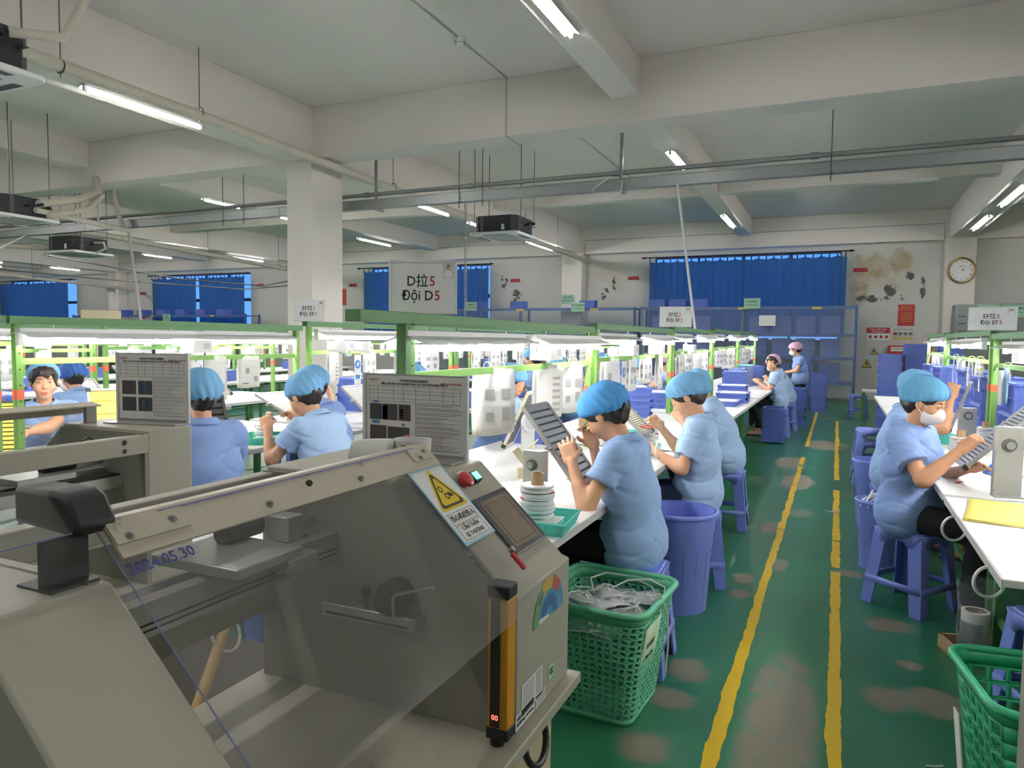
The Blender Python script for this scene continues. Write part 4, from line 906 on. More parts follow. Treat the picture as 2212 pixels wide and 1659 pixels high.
def spool(n_, R_, rim='spool_white'):
    """pile of flat wound tape discs on a cardboard core"""
    t = thing('tape_spool', 'x', 'spool'); q_ = random.Random(n_)
    for i in range(n_):
        rr_ = R_*q_.uniform(.93, 1.04); z = .0095*i; M = T(q_.gauss(0, .003), q_.gauss(0, .003), z) @ RX(q_.gauss(0, .03))
        MB().lathe([(.022, 0), (rr_, .0), (rr_+.001, .004), (rr_, .0085), (.022, .0085)], n=28, M=M).build('tape_disc', rim, t, smooth=40)
    b = MB().lathe([(.022, -.0), (.022, .0095*n_+.045), (.0265, .0095*n_+.045), (.0265, 0)], n=24); b.build('core', 'cork', t)
    b = MB()
    for i in range(4):
        a = q_.uniform(0, 6.28); z = q_.uniform(.1, .9)*.0095*n_; MB().cbox((R_*1.005, 0, z), (.003, .03, .005), RZ(a)).build('red_mark', 'ink_red', t)
    return t
SP = {}
def put_spool(n_, x, y, z, lab, R_=.062, sc=1):
    key = (n_, R_)
    if key not in SP: SP[key] = o_ = spool(n_, R_)
    else: o_ = copy_tree(SP[key])
    o_.location = (x, y, z); o_.scale = (sc, sc, sc); o_['label'] = lab; o_['group'] = 'wound tape spools'; return o_
def tray(lab, x, y, z, rz, d=(.2, .3, .045)):
    t = thing('parts_tray', lab, 'tray', (x, y, z), rz, 'teal parts trays'); w_, l_, h_ = d; f = .86
    vs = [(sx*w_/2*k_, sy*l_/2*k_, zz) for zz, k_ in ((0, f), (h_, 1)) for sx, sy in ((-1, -1), (1, -1), (1, 1), (-1, 1))]
    MB().add(vs, [(0, 1, 2, 3)]+[(i, (i+1) % 4, 4+(i+1) % 4, 4+i) for i in range(4)]).build('tray_shell', 'tray_teal', t, smooth=None, solid=.004)
    MB().tube([(sx*w_/2, sy*l_/2, h_) for sx, sy in ((-1, -1), (1, -1), (1, 1), (-1, 1))], .005, 6, closed=True).build('tray_rim', 'tray_teal', t)
    MB().box((-w_*.2, -l_*.1, .006), (w_*.25, l_*.35, .03)).build('label_card', 'paper', t, smooth=None); return t
def jig(lab, loc, rz, tilt, w_, l_, n_, slat='jig_slat', back='jig_gap', edge='alu', stand=True, roll=0):
    """tilted wiring frame: rim bars, backing, rows of slats, pivot ears and a stand"""
    t = thing('wiring_frame', lab, 'frame', loc, rz)
    M = T(0, 0, 0) @ RY(-tilt) @ RX(roll)            # plane: local x runs up the slope, y across
    for s_ in (-1, 1): MB().box((-l_/2, s_*w_/2-.009, -.008), (l_/2, s_*w_/2+.009, .012), M).build('side_bar', edge, t)
    for s_ in (-1, 1): MB().box((s_*l_/2-.008, -w_/2, -.008), (s_*l_/2+.008, w_/2, .01), M).build('end_bar', edge, t)
    MB().box((-l_/2, -w_/2, -.006), (l_/2, w_/2, -.002), M).build('backing', back, t)
    for i in range(n_):
        c = -l_/2+l_*(i+.5)/n_; MB().box((c-l_/n_*.34, -w_/2+.012, -.002), (c+l_/n_*.34, w_/2-.012, .006), M).build('slat', slat, t, smooth=None)
    for s_ in (-1, 1):
        MB().cyl(M @ Vector((0, s_*(w_/2+.005), 0)), M @ Vector((0, s_*(w_/2+.045), 0)), .012, n=12).build('pivot', 'steel', t)
    b = MB().box((-l_/2-.012, -w_/2-.012, -.012), (-l_/2+.014, -w_/2+.014, .016), M); b.build('corner_clip', 'black_plastic', t)
    return t
def block_stand(lab, loc, rz, w_, h_, d_=.03, m_='steel_worn'):
    """folded metal upright with a round knob"""
    t = thing('pivot_stand', lab, 'stand', loc, rz, 'pivot stands')
    MB().box((-d_/2, -w_/2, 0), (d_/2, w_/2, h_)).build('upright', m_, t, bevel=.003)
    MB().box((-d_*1.6, -w_/2, 0), (d_/2, w_/2, .006)).build('foot', m_, t)
    kx = -d_/2
    MB().cyl((kx, 0, h_*.74), (kx-.008, 0, h_*.74), w_*.26, n=20).build('washer', 'rod_metal', t); MB().cyl((kx-.008, 0, h_*.74), (kx-.02, 0, h_*.74), w_*.16, n=14).build('knob', 'steel', t)
    kx = d_/2
    MB().cyl((kx, 0, h_*.74), (kx+.008, 0, h_*.74), w_*.26, n=20).build('washer', 'rod_metal', t); MB().cyl((kx+.008, 0, h_*.74), (kx+.02, 0, h_*.74), w_*.16, n=14).build('knob', 'steel', t)
    return t
def papers(lab, x, y, z, rz, m_, w_, l_, n_=3, grp='paper sheets on the benches'):
    t = thing('paper_sheets', lab, 'paper', (x, y, z), rz, grp); q_ = random.Random(int(x*1000+y*77))
    for i in range(n_):
        a = q_.uniform(-.08, .08); M = T(q_.uniform(-.012, .012), q_.uniform(-.012, .012), .0012+.0035*i) @ RZ(a)
        MB().grid(lambda u, v: M @ Vector((w_*(u-.5), l_*(v-.5), .002*(u*v)**2*(i+1)+.002*sin(u*4+i))), 6, 6).build('sheet', m_ if i != 1 else ('paper' if m_ == 'yellow_paper' and n_ > 2 else m_), t, solid=.0012)
    return t
def bin_(lab, x, y, R0, R1, h_, m_='blue_plastic', z=0):
    t = thing('waste_bin', lab, 'bin', (x, y, z))
    MB().lathe([(.001, .0), (R0, 0), (R0*1.01, .01), (R0+(R1-R0)*.75, h_*.78), (R0+(R1-R0)*.78+.004, h_*.8), (R1, h_), (R1-.008, h_), (R0+(R1-R0)*.75-.006, h_*.78), (R0-.008, .012), (.001, .012)], n=40).build('shell', m_, t, smooth=50)
    MB().lathe([(R1-.004, h_-.022), (R1+.012, h_-.022), (R1+.016, h_-.006), (R1+.01, h_), (R1-.006, h_)], n=40).build('rim', m_, t, smooth=60)
    b = MB()
    for i in range(16):
        a = 2*pi*i/16; b.tube([((R0*1.004)*cos(a), R0*1.004*sin(a), .02), ((R0+(R1-R0)*.6)*1.004*cos(a), (R0+(R1-R0)*.6)*1.004*sin(a), h_*.62)], .0025, 4)
    tag(b.build('flute', m_, t), kind='stuff'); return t

# sheets draped from the lamps of the EF1 row
for y, lab in ((5.25, 'white sheet draped from the lamp above the paired posts'), (5.62, 'second white sheet draped beside the first on the lamp')):
    tag(MB().grid(lambda u, v: (-4.12+.03*sin(u*4+y), y-.12+.26*u, 1.47-.09*v*(1+.4*u)), 8, 4).build('draped_sheet', 'paper', None, solid=.001), lab, 'paper')
# ================================================================ people: signed-distance bodies meshed with surface nets
def _len(a): return np.sqrt((a*a).sum(-1))
def smin(a, b, k):
    if k <= 0: return np.minimum(a, b)
    h = np.clip(.5+.5*(b-a)/k, 0, 1); return b*(1-h)+a*h-k*h*(1-h)
def smax(a, b, k): return -smin(-a, -b, k)
def caps(p, a, b, r0, r1=None):
    r1 = r0 if r1 is None else r1
    a = np.array(a, np.float32); b = np.array(b, np.float32); ab = b-a
    t = np.clip(((p-a)@ab)/max(1e-9, float(ab@ab)), 0, 1); return _len(p-a-t[:, None]*ab)-(r0+(r1-r0)*t)
def elli(p, c, r):
    r = np.array(r, np.float32); q_ = p-np.array(c, np.float32); k0 = _len(q_/r); k1 = _len(q_/(r*r)); return k0*(k0-1)/np.maximum(k1, 1e-6)
def rbox(p, c, X, Y, Z, h, r):
    q_ = p-np.array(c, np.float32); l = np.stack([np.abs(q_@np.array(a, np.float32)) for a in (X, Y, Z)], -1)-(np.array(h, np.float32)-r)
    return _len(np.maximum(l, 0))+np.minimum(l.max(-1), 0)-r
def mesh_sdf(fn, lo, hi, h):
    """sparse evaluation + naive surface nets -> verts, quads"""
    lo = np.array(lo, np.float32); S4 = 4
    n = (np.ceil((np.array(hi)-lo)/h/S4).astype(int)+1)*S4+1
    nc = (n-1)//S4+1
    ax = [lo[i]+np.arange(nc[i])*h*S4 for i in range(3)]
    g = np.stack(np.meshgrid(*ax, indexing='ij'), -1).reshape(-1, 3).astype(np.float32)
    dc = fn(g).reshape(nc); act = np.abs(dc) < h*S4*1.9
    up = lambda a: np.repeat(np.repeat(np.repeat(a, S4, 0), S4, 1), S4, 2)
    pad = np.zeros(np.array(nc)+1, bool); pad[:-1, :-1, :-1] = act
    a2 = pad[:-1, :-1, :-1].copy()
    for dx in (0, 1):
        for dy in (0, 1):
            for dz in (0, 1): a2 |= pad[dx:dx+nc[0], dy:dy+nc[1], dz:dz+nc[2]]
    A = up(a2)[:n[0], :n[1], :n[2]]; D = up(dc)[:n[0], :n[1], :n[2]].astype(np.float32).copy()
    D = np.where(D >= 0, np.maximum(D, h), np.minimum(D, -h))
    idx = np.argwhere(A); pts = (lo+idx*h).astype(np.float32)
    vals = np.concatenate([fn(pts[i:i+400000]) for i in range(0, len(pts), 400000)])
    D[idx[:, 0], idx[:, 1], idx[:, 2]] = vals
    I = D < 0
    c = np.zeros(np.array(n)-1, np.int16)
    for dx in (0, 1):
        for dy in (0, 1):
            for dz in (0, 1): c += I[dx:n[0]-1+dx, dy:n[1]-1+dy, dz:n[2]-1+dz]
    cell = np.argwhere((c > 0) & (c < 8))
    vid = -np.ones(np.array(n)-1, np.int64); vid[cell[:, 0], cell[:, 1], cell[:, 2]] = np.arange(len(cell))
    acc = np.zeros((len(cell), 3)); cnt = np.zeros(len(cell))
    cor = [(x, y, z) for x in (0, 1) for y in (0, 1) for z in (0, 1)]
    for a in range(8):
        for b in range(a+1, 8):
            ca, cb = np.array(cor[a]), np.array(cor[b])
            if abs(ca-cb).sum() != 1: continue
            da = D[tuple((cell+ca).T)]; db = D[tuple((cell+cb).T)]; m = (da < 0) != (db < 0)
            t_ = np.where(m, da/np.where(m, da-db, 1), 0)
            acc += np.where(m[:, None], ca+(cb-ca)*t_[:, None], 0); cnt += m
    v = lo+h*(cell+acc/np.maximum(cnt, 1)[:, None])
    quads = []
    for ax_ in range(3):
        sl = [slice(0, n[i]) for i in range(3)]; s0 = list(sl); s1 = list(sl); s0[ax_] = slice(0, n[ax_]-1); s1[ax_] = slice(1, n[ax_])
        m = I[tuple(s0)] != I[tuple(s1)]; e = np.argwhere(m)
        u, w_ = [(1, 2), (2, 0), (0, 1)][ax_]
        ok = (e[:, u] > 0) & (e[:, w_] > 0) & (e[:, u] < n[u]-1) & (e[:, w_] < n[w_]-1); e = e[ok]
        def at(du, dw):
            q_ = e.copy(); q_[:, u] -= du; q_[:, w_] -= dw; return vid[q_[:, 0], q_[:, 1], q_[:, 2]]
        Q = np.stack([at(1, 1), at(0, 1), at(0, 0), at(1, 0)], -1)
        fl = ~I[e[:, 0], e[:, 1], e[:, 2]]; Q[fl] = Q[fl][:, ::-1]; quads.append(Q)
    Q = np.concatenate(quads); return v, Q[(Q >= 0).all(1)]
def sdf_obj(name, fn, lo, hi, h, m, parent, relax=1):
    v, Q = mesh_sdf(fn, lo, hi, h)
    me = bpy.data.meshes.new(name)
    me.vertices.add(len(v)); me.vertices.foreach_set('co', v.astype(np.float32).ravel())
    me.loops.add(Q.size); me.loops.foreach_set('vertex_index', Q.astype(np.int32).ravel())
    me.polygons.add(len(Q)); me.polygons.foreach_set('loop_start', np.arange(0, Q.size, 4, dtype=np.int32))
    me.update(calc_edges=True); me.validate()
    for mm in (m if isinstance(m, (list, tuple)) else [m]): me.materials.append(MATS[mm])
    me.shade_smooth(); o = bpy.data.objects.new(name, me); C.objects.link(o); o.parent = parent
    if relax:
        s_ = o.modifiers.new('relax', 'SMOOTH'); s_.factor = .5; s_.iterations = relax
    return o

def mat_cloth(name, col, var=.05):
    m = mat(name, col, .85, var=var*.6, scale=14, bump=.1, bscale=120, spec=.2); return m
mat_cloth('shirt_blue', S(148,178,222)); mat_cloth('shirt_pale', S(164,192,228)); mat_cloth('shirt_deep', S(134,160,210))
mat_cloth('trouser_black', S(30,30,34)); mat_cloth('jeans', S(48,62,84), .15)
mat_cloth('cap_blue', S(118,172,214)); mat_cloth('cap_bright', S(84,156,218)); mat_cloth('cap_navy', S(70,105,175)); mat_cloth('cap_pink', S(206,166,190))
def cap_two():
    m = mat_cloth('cap_two', S(104,164,204)); t = m.node_tree; n = t.nodes; L = t.links; p = n['Principled BSDF']; src = p.inputs['Base Color'].links[0].from_socket
    tc = n.new('ShaderNodeTexCoord'); sx = n.new('ShaderNodeSeparateXYZ'); L.new(tc.outputs['Generated'], sx.inputs[0])
    g = n.new('ShaderNodeMath'); g.operation = 'COMPARE'; g.inputs[1].default_value = .78; g.inputs[2].default_value = .32; L.new(sx.outputs[1], g.inputs[0])
    mx = n.new('ShaderNodeMix'); mx.data_type = 'RGBA'; mx.inputs[7].default_value = S(56,92,170); L.new(g.outputs[0], mx.inputs[0]); L.new(src, mx.inputs[6]); L.new(mx.outputs[2], p.inputs['Base Color'])
cap_two()
mat('hair', S(36,28,26), .45, var=.3, scale=60, bump=.4, bscale=90)
mat('lips', S(190,96,92), .45); mat('eye_dark', S(38,28,26), .3); mat('eye_white', S(232,228,224), .3); mat('brow', S(62,48,44), .8)
mat('mask_white', S(232,224,222), .8, bump=.1, bscale=50); mat('pearl', S(235,230,225), .2)
mat('skin_warm', S(200,150,118), .5, var=.05, scale=30, spec=.3)
mat('sandal', S(60,50,48), .7)
mat('button', S(120,150,200), .4)

def local(p, c, R, fn, rr):
    d = _len(p-np.array(c, np.float32)); r = np.maximum(d-rr, .05).astype(np.float32); m = d < R
    if m.any(): r[m] = fn(p[m])
    return r
def headsdf(q_):
    r = smin(elli(q_, (-.012, 0, .03), (.096, .076, .092)), elli(q_, (.020, 0, -.03), (.068, .062, .086)), .03)
    r = smin(r, caps(q_, (.052, -.010, -.098), (.052, .010, -.098), .021), .035)
    for s_ in (-1, 1):
        r = smin(r, elli(q_, (.050, s_*.036, -.035), (.034, .03, .034)), .02)
        r = smax(r, -elli(q_, (.1, s_*.032, .004), (.014, .021, .012)), .016)
        r = smin(r, elli(q_, (.078, s_*.031, .003), (.0125, .017, .0125)), .004)      # eyeball under the lids
        r = smin(r, elli(q_, (-.002, s_*.077, -.012), (.019, .009, .032)), .006)
        r = smin(r, elli(q_, (.0885, s_*.0105, -.037), (.009, .0065, .006)), .006)
    r = smin(r, caps(q_, (.084, 0, .004), (.098, 0, -.032), .005, .0088), .012)
    r = smin(r, caps(q_, (.0865, -.014, -.0655), (.0865, .014, -.0655), .006), .008)
    return smin(r, caps(q_, (.0855, -.011, -.0765), (.0855, .011, -.0765), .0065), .008)
def face_x(y, z):
    xs = np.linspace(.125, .02, 400, dtype=np.float32); q_ = np.stack([xs, np.full(400, y, np.float32), np.full(400, z, np.float32)], -1)
    d = headsdf(q_); i = int(np.argmax(d < 0)); return float(xs[i])
def person(lab, loc, rz, lean=22, head=(0, 30), seat=.46, hands=None, h=.009, shirt='shirt_blue', cap='cap_blue', cap_style='puff', pants='trouser_black', mask=False,
           face=False, stand=False, skin='skin', bare_head=False, glasses=False, sleeve=.55, legs=True, tall=1.0, hem=-.13, twist=0, curl=50, cup=None, thick=1.0, bun=True, back=0):
    """person in a local frame: x forward, y left, z up, origin on the floor under the hips.
    hands: ((x,y,z) left, (x,y,z) right) wrist targets; head=(yaw,pitch down)"""
    t = thing('person', lab, 'person', loc, rz)
    f32 = lambda *a: np.array(a, np.float32)
    H = f32(0, 0, (.86*tall if stand else seat+.1)); la = radians(lean)
    U = 0.46*tall
    mid = H+f32(sin(la*.6), 0, cos(la*.6))*U*.5; chest = mid+f32(sin(la*1.15), 0, cos(la*1.15))*U*.5
    updir = f32(sin(la*1.15), 0, cos(la*1.15)); fwd = f32(cos(la*1.15), 0, -sin(la*1.15))
    tw = radians(twist); side = f32(-sin(tw), cos(tw), 0)
    shL = chest+side*.158-updir*.035; shR = chest-side*.158-updir*.035
    neck0 = chest+updir*.0; yaw, pit = radians(head[0]), radians(head[1])
    nd = f32(sin(la*1.0+.25)*.9, 0, cos(la*1.0+.25)); neck1 = neck0+nd*.095
    Rh = np.array(Matrix.Rotation(yaw, 3, 'Z') @ Matrix.Rotation(pit, 3, 'Y'), np.float32)   # columns: head axes
    Hc = neck1+Rh@f32(.022, 0, .085)
    if hands is None: hands = ((.42, .14, .93), (.42, -.14, .93))
    def ik(sh, wr, sgn):
        a, b = .27*tall, .235*tall; wr = f32(*wr); d = wr-sh; L_ = float(np.linalg.norm(d))
        if L_ > (a+b)*.985: wr = sh+d/L_*(a+b)*.985; d = wr-sh; L_ = (a+b)*.985
        d = d/L_; x = (a*a-b*b+L_*L_)/(2*L_); y_ = sqrt(max(0, a*a-x*x))
        pole = f32(-.35, sgn*.45, -1.0); pole = pole-d*float(pole@d); pole /= np.linalg.norm(pole)
        return sh+d*x+pole*y_, wr
    elL, wrL = ik(shL, hands[0], 1); elR, wrR = ik(shR, hands[1], -1)
    hipL, hipR = H+f32(.0, .09, -.01), H+f32(.0, -.09, -.01)
    if stand:
        knL, knR = f32(.03, .1, .46*tall), f32(.0, -.1, .46*tall); anL, anR = f32(-.02, .1, .08), f32(-.06, -.1, .08)
    else:
        knL, knR = f32(.40, .12, seat+.06), f32(.40, -.1, seat+.06); anL, anR = f32(.30, .12, .09), f32(.38, -.1, .09)
    # ---- hands
    def hand(p, el, wr, sgn, cu):
        d = wr-el; d = d/np.linalg.norm(d); n_ = f32(-.15, -sgn*.45, -1); n_ = n_-d*float(n_@d); n_ /= np.linalg.norm(n_); s_ = np.cross(n_, d)*1.0
        s_ = s_ if float(s_[1])*sgn < 0 else -s_          # s_ points to the thumb side (inwards)
        r = rbox(p, wr+d*.05+n_*.004, d, s_, n_, (.048, .038, .016), .014)
        for i, L_ in enumerate((.060, .070, .065, .050)):
            b0 = wr+d*.088+s_*(.0315-.021*i); c1 = radians(cu*.55+3*i); c2 = radians(cu*1.35+5*i)
            sp_ = s_*(.11-.075*i); k1 = b0+(d*cos(c1)+n_*sin(c1)+sp_)*L_*.5; k2 = k1+(d*cos(c2)+n_*sin(c2)+sp_*.6)*L_*.55
            r = smin(r, np.minimum(caps(p, b0, k1, .0085, .0078), caps(p, k1, k2, .0078, .0068)), .003)
        b0 = wr+d*.028+s_*.034; k1 = b0+(d*.55+s_*.5+n_*.45)*.042; k2 = k1+(d*.8+s_*-.05+n_*.6)*.032
        return smin(r, np.minimum(caps(p, b0, k1, .0125, .0105), caps(p, k1, k2, .0105, .008)), .008)
    def body(p):
        q_ = (p-Hc)@Rh
        r = smin(local(q_, (0, 0, 0), .19, headsdf, .13), caps(p, neck0-updir*.03, neck1+Rh@f32(0, 0, .03), .049, .046), .02)
        tor = smin(caps(p, H, mid, .1, .09), caps(p, mid, chest-updir*.08, .09, .09), .05)
        tor = smin(tor, caps(p, shL, shR, .042), .04); r = smin(r, tor, .03)
        for sh, el, wr, sg in ((shL, elL, wrL, 1), (shR, elR, wrR, -1)):
            arm = smin(caps(p, sh, el, .043*thick, .037*thick), caps(p, el, wr, .038*thick, .0245), .02)
            arm = smin(arm, caps(p, el+(wr-el)*.1, el+(wr-el)*.45, .039*thick, .033*thick), .02)
            r = smin(r, smin(arm, local(p, wr, .24, lambda q2: hand(q2, el, wr, sg, cup[0 if sg > 0 else 1] if cup else curl), .18), .012), .012)
        if legs:
            for hp, kn, an in ((hipL, knL, anL), (hipR, knR, anR)):
                leg = smin(caps(p, hp, kn, .07, .05), caps(p, kn, an, .048, .033), .02)
                leg = smin(leg, caps(p, an+f32(-.02, 0, -.04), an+f32(.14, 0, -.058), .033, .026), .02); r = smin(r, leg, .02)
        return r
    def wr_noise(p, amp, fr):
        a = np.zeros(len(p), np.float32)
        for (kx, ky, kz, ph, w_) in ((1.0, .6, 1.7, .3, 1), (-.8, 1.9, 1.1, 1.7, .8), (.4, -1.2, 2.6, 2.9, .7), (1.7, 2.2, -.9, 4.1, .5)):
            a += w_*np.sin((p[:, 0]*kx+p[:, 1]*ky+p[:, 2]*kz)*fr+ph+1.5*np.sin(p[:, 2]*fr*.4+ph))
        return amp*a
    hemz = H[2]+hem
    def shirtf(p):
        bel = H+f32(.02, 0, .02)
        r = smin(elli(p, bel, (.142*thick, .178*thick, .16)), caps(p-np.outer((p@side)*.22, side).astype(np.float32), H+f32(.0, 0, .04), mid, .14*thick, .128*thick), .06)
        sp = p.copy(); off = (p-mid)@side; sp = p-np.outer(off*.38, side).astype(np.float32)      # widen sideways
        r = smin(r, caps(sp, mid, chest-updir*.07, .122*thick, .107*thick), .05)
        r = smin(r, elli(p, chest-updir*.17+fwd*.055, (.085*thick, .14*thick, .1)), .05)
        r = smin(r, caps(p, shL-updir*.01, shR-updir*.01, .066), .05)
        skirt = caps(p, H+f32(.0, -.06, -.02), H+f32(.0, .06, -.02), .138*thick)
        r = smin(r, skirt, .06)
        for sh, el in ((shL, elL), (shR, elR)):
            e_ = sh+(el-sh)*sleeve; d = (el-sh)/np.linalg.norm(el-sh)
            sl = caps(p, sh, e_, .066*thick, .072*thick); sl = np.maximum(sl, ((p-e_)@d)-.0); sl = np.minimum(sl, np.maximum(caps(p, e_-d*.02, e_, .075*thick, .076*thick), np.abs((p-e_)@d+.01)-.012))
            r = smin(r, sl, .022)
        q_ = (p-(neck0+updir*.012)); up_ = q_@updir; rad = _len(q_-np.outer(up_, updir))
        fo = wr_noise(p, .0014, 19)
        for kx, ky, kz, ph, am in ((4, 9, 30, .3, .0075), (-6, 14, 22, 1.9, .006), (10, 22, 9, 3.1, .005), (-9, -16, 26, 4.4, .006)):
            w1 = np.abs(np.sin(p[:, 0]*kx+p[:, 1]*ky+p[:, 2]*kz+ph+.9*np.sin(p[:, 1]*11+p[:, 0]*7+ph)))
            fo = fo+am*np.clip(1-w1*2.2, 0, 1)**1.5*(.45+.55*np.sin(p[:, 2]*9+p[:, 1]*13+ph*2))
        r = r+fo
        cut = rad-.058; r = smax(r, -np.maximum(cut, -(up_+.02)), .006)
        return np.maximum(r, hemz-p[:, 2])
    def pantf(p):
        r = elli(p, H+f32(.0, 0, -.03), (.122*thick, .155*thick, .11))
        for hp, kn, an in ((hipL, knL, anL), (hipR, knR, anR)):
            r = smin(r, smin(caps(p, hp, kn, .084*thick, .07), caps(p, kn, an+f32(0, 0, .06), .07, .062), .03), .04)
        if not stand: r = np.maximum(r, (seat-.001)-p[:, 2]-np.where(p[:, 0] > .2, 9, 0))
        r = r+wr_noise(p, .0022, 30); return np.maximum(r, .13-p[:, 2])
    def cut(*P_):
        a = np.array(P_); return a.min(0), a.max(0)
    lo, hi = cut(H-.2, H+.2, Hc-.16, Hc+.16, elL-.08, elL+.08, elR-.08, elR+.08, wrL-.21, wrL+.21, wrR-.21, wrR+.21, *( [knL+.1, knR-.1, anL+f32(.2, .06, 0), anR+f32(-.1, -.06, -.09)] if legs else []))
    bd = sdf_obj('body', body, lo, hi, h, skin, t, 1)
    lo, hi = cut(H-.23, H+.23, chest-.2, chest+.22, shL-.1, shR-.1, shL+(elL-shL)*sleeve+.1, shR+(elR-shR)*sleeve-.1, shL+(elL-shL)*sleeve-.1, shR+(elR-shR)*sleeve+.1)
    so = sdf_obj('shirt', shirtf, lo, hi, max(h, .008), shirt, t, 1)
    def colf(u, v):
        a = radians(28+304*u); e = min(u, 1-u); tip = .03*max(0, 1-e/.13); cd = [fwd*cos(a)+side*sin(a), updir]
        prof = [(.056, .030), (.061, .034), (.075, .022), (.086, -.002-tip*.6)]; x_ = v*3; i_ = min(2, int(x_)); f_ = x_-i_
        r_ = prof[i_][0]*(1-f_)+prof[i_+1][0]*f_; z_ = prof[i_][1]*(1-f_)+prof[i_+1][1]*f_
        fr = max(0, cos(a)); return tuple(neck0+cd[0]*(r_+.004+.014*fr)+cd[1]*(z_+.014-.026*fr))
    MB().grid(colf, 30, 6).build('collar', shirt, so, smooth=60, solid=.004)
    lo, hi = cut(H-.22, H+.22, knL+.11, knR-.11, anL-.1, anR-.1, anL+.1)
    sdf_obj('trousers', pantf, lo, hi, max(h, .012), pants, t, 1)
    # ---- hair, cap, mask in head space
    hb = ((-.19, -.16, -.16), (.19, .16, .22))
    def hs(name, fn, m, hh, par=t, box=hb):
        o = sdf_obj(name, fn, box[0], box[1], hh, m, par, 1)
        M = Matrix([list(Rh[i])+[float(Hc[i])] for i in range(3)]+[[0, 0, 0, 1]]); o.data.transform(M); return o
    hh = max(.006, h*.8)
    def hairf(p):
        r = elli(p, (-.016, 0, .034), (.107, .088, .101)); r = smin(r, elli(p, (-.05, 0, -.04), (.06, .07, .06)), .03)
        r = smax(r, -elli(p, (.095, 0, -.04), (.07, .074, .115)), .01); r = smax(r, -elli(p, (.02, 0, -.1), (.06, .12, .07)), .01)
        if bun: r = smin(r, elli(p, (-.1, 0, -.03), (.04, .045, .04)), .02)
        if back:
            r = smin(r, np.minimum(caps(p, (.06, .052, .075), (.05, .072, -.02), .014, .006), caps(p, (.06, -.052, .075), (.05, -.072, -.02), .014, .006)), .015)
            fr_ = np.maximum(elli(p, (.045, 0, .06), (.062, .072, .055)), (.036+.25*np.abs(p[:, 1])-.012*np.sin(p[:, 1]*95))-p[:, 2]); r = smin(r, fr_, .004)
        return r+.0025*np.sin(p[:, 1]*160+p[:, 2]*30)
    hs('hair', hairf, 'hair', hh)
    if not bare_head:
        def capf(p):
            if cap_style == 'flop': r = smin(elli(p, (-.025, 0, .05), (.12, .099, .095)), elli(p, (-.11, 0, .0), (.07, .085, .075)), .05)
            else: r = smin(elli(p, (-.022, 0, .045), (.125, .101, .1)), elli(p, (-.06, 0, .025), (.1, .098, .09)), .03)
            ang = np.arctan2(p[:, 1], p[:, 0]+.02); r = r+.0032*np.sin(ang*19+2*np.sin(p[:, 2]*22))*np.clip(1.15-(p[:, 2]-.0)/.12, .12, 1)+wr_noise(p, .0016, 34)
            r = smax(r, (p[:, 0]*(1.25 if back else .5)+(.035 if back else -.002))-p[:, 2], .026)                  # elastic edge: high on the brow, low at the nape
            if cap_style == 'visor':
                v = np.maximum(elli(p, (.085, 0, .075), (.085, .085, .03)), np.abs(p[:, 2]-(.078-(p[:, 0]-.07)*.35))-.004); r = np.minimum(r, np.maximum(v, .07-p[:, 0]))
            return r
        hs('cap', capf, cap, hh)
    if mask:
        def mf(p):
            r = smin(elli(p, (.03, 0, -.058), (.08, .07, .064)), elli(p, (.078, 0, -.048), (.04, .03, .036)), .03)
            r = np.maximum(r, .026-p[:, 0]); r = np.maximum(r, p[:, 2]+.002+.3*(.1-p[:, 0])); return r
        mk = hs('face_mask', mf, 'mask_white', .005)
        M = Matrix([list(Rh[i])+[float(Hc[i])] for i in range(3)]+[[0, 0, 0, 1]])
        for s_ in (-1, 1):
            b = MB().tube([M @ Vector(q_) for q_ in ((.04, s_*.066, -.02), (.01, s_*.078, .005), (-.012, s_*.086, .015), (-.016, s_*.086, -.02), (.02, s_*.075, -.05), (.04, s_*.066, -.075))], .0025, 5); b.build('ear_loop', 'mask_white', mk)
    M = Matrix([list(Rh[i])+[float(Hc[i])] for i in range(3)]+[[0, 0, 0, 1]])
    if face:
        fp = lambda y, z, e=.0008: M @ Vector((face_x(y, z)+e, y, z))
        for s_ in (-1, 1):
            def lid(u, up): return .0035+(.0052*sin(pi*u)**.8 if up else -.0034*sin(pi*u))+.002*(u-.3)
            b = MB().grid(lambda u, v: fp(s_*(.019+.025*u), lid(u, 0)*(1-v)+lid(u, 1)*v), 10, 4); e = b.build('eye', 'eye_white', bd)
            b = MB().grid(lambda u, v: fp(s_*(.0262+.0112*u), (lid(.29+.45*u, 0)+.0004)*(1-v)+lid(.29+.45*u, 1)*v, .0016), 6, 4); b.build('iris', 'eye_dark', e)
            b = MB().tube([fp(s_*(.0185+.0265*u), lid(min(u, 1), 1)+.0004, .0014) for u in [i/8 for i in range(9)]], .0011, 5); b.build('eyelid', 'eye_dark', e)
            b = MB().tube([fp(s_*(.014+.034*u), .0205+.0055*sin(pi*min(1, u*.95))-.002*u, .0006) for u in [i/7 for i in range(8)]], [.002, .0026, .0027, .0026, .0024, .002, .0015, .0008], 5); b.build('eyebrow', 'brow', bd)
    if face and not mask:
        def lf(p):
            u = caps(p, (.0885, -.0135, -.0665), (.0885, .0135, -.0665), .0048); l = caps(p, (.0885, -.0105, -.0755), (.0885, .0105, -.0755), .0052); return smin(u, l, .002)
        hs('lips', lf, 'lips', .0025, bd, ((.07, -.035, -.1), (.11, .035, -.045)))
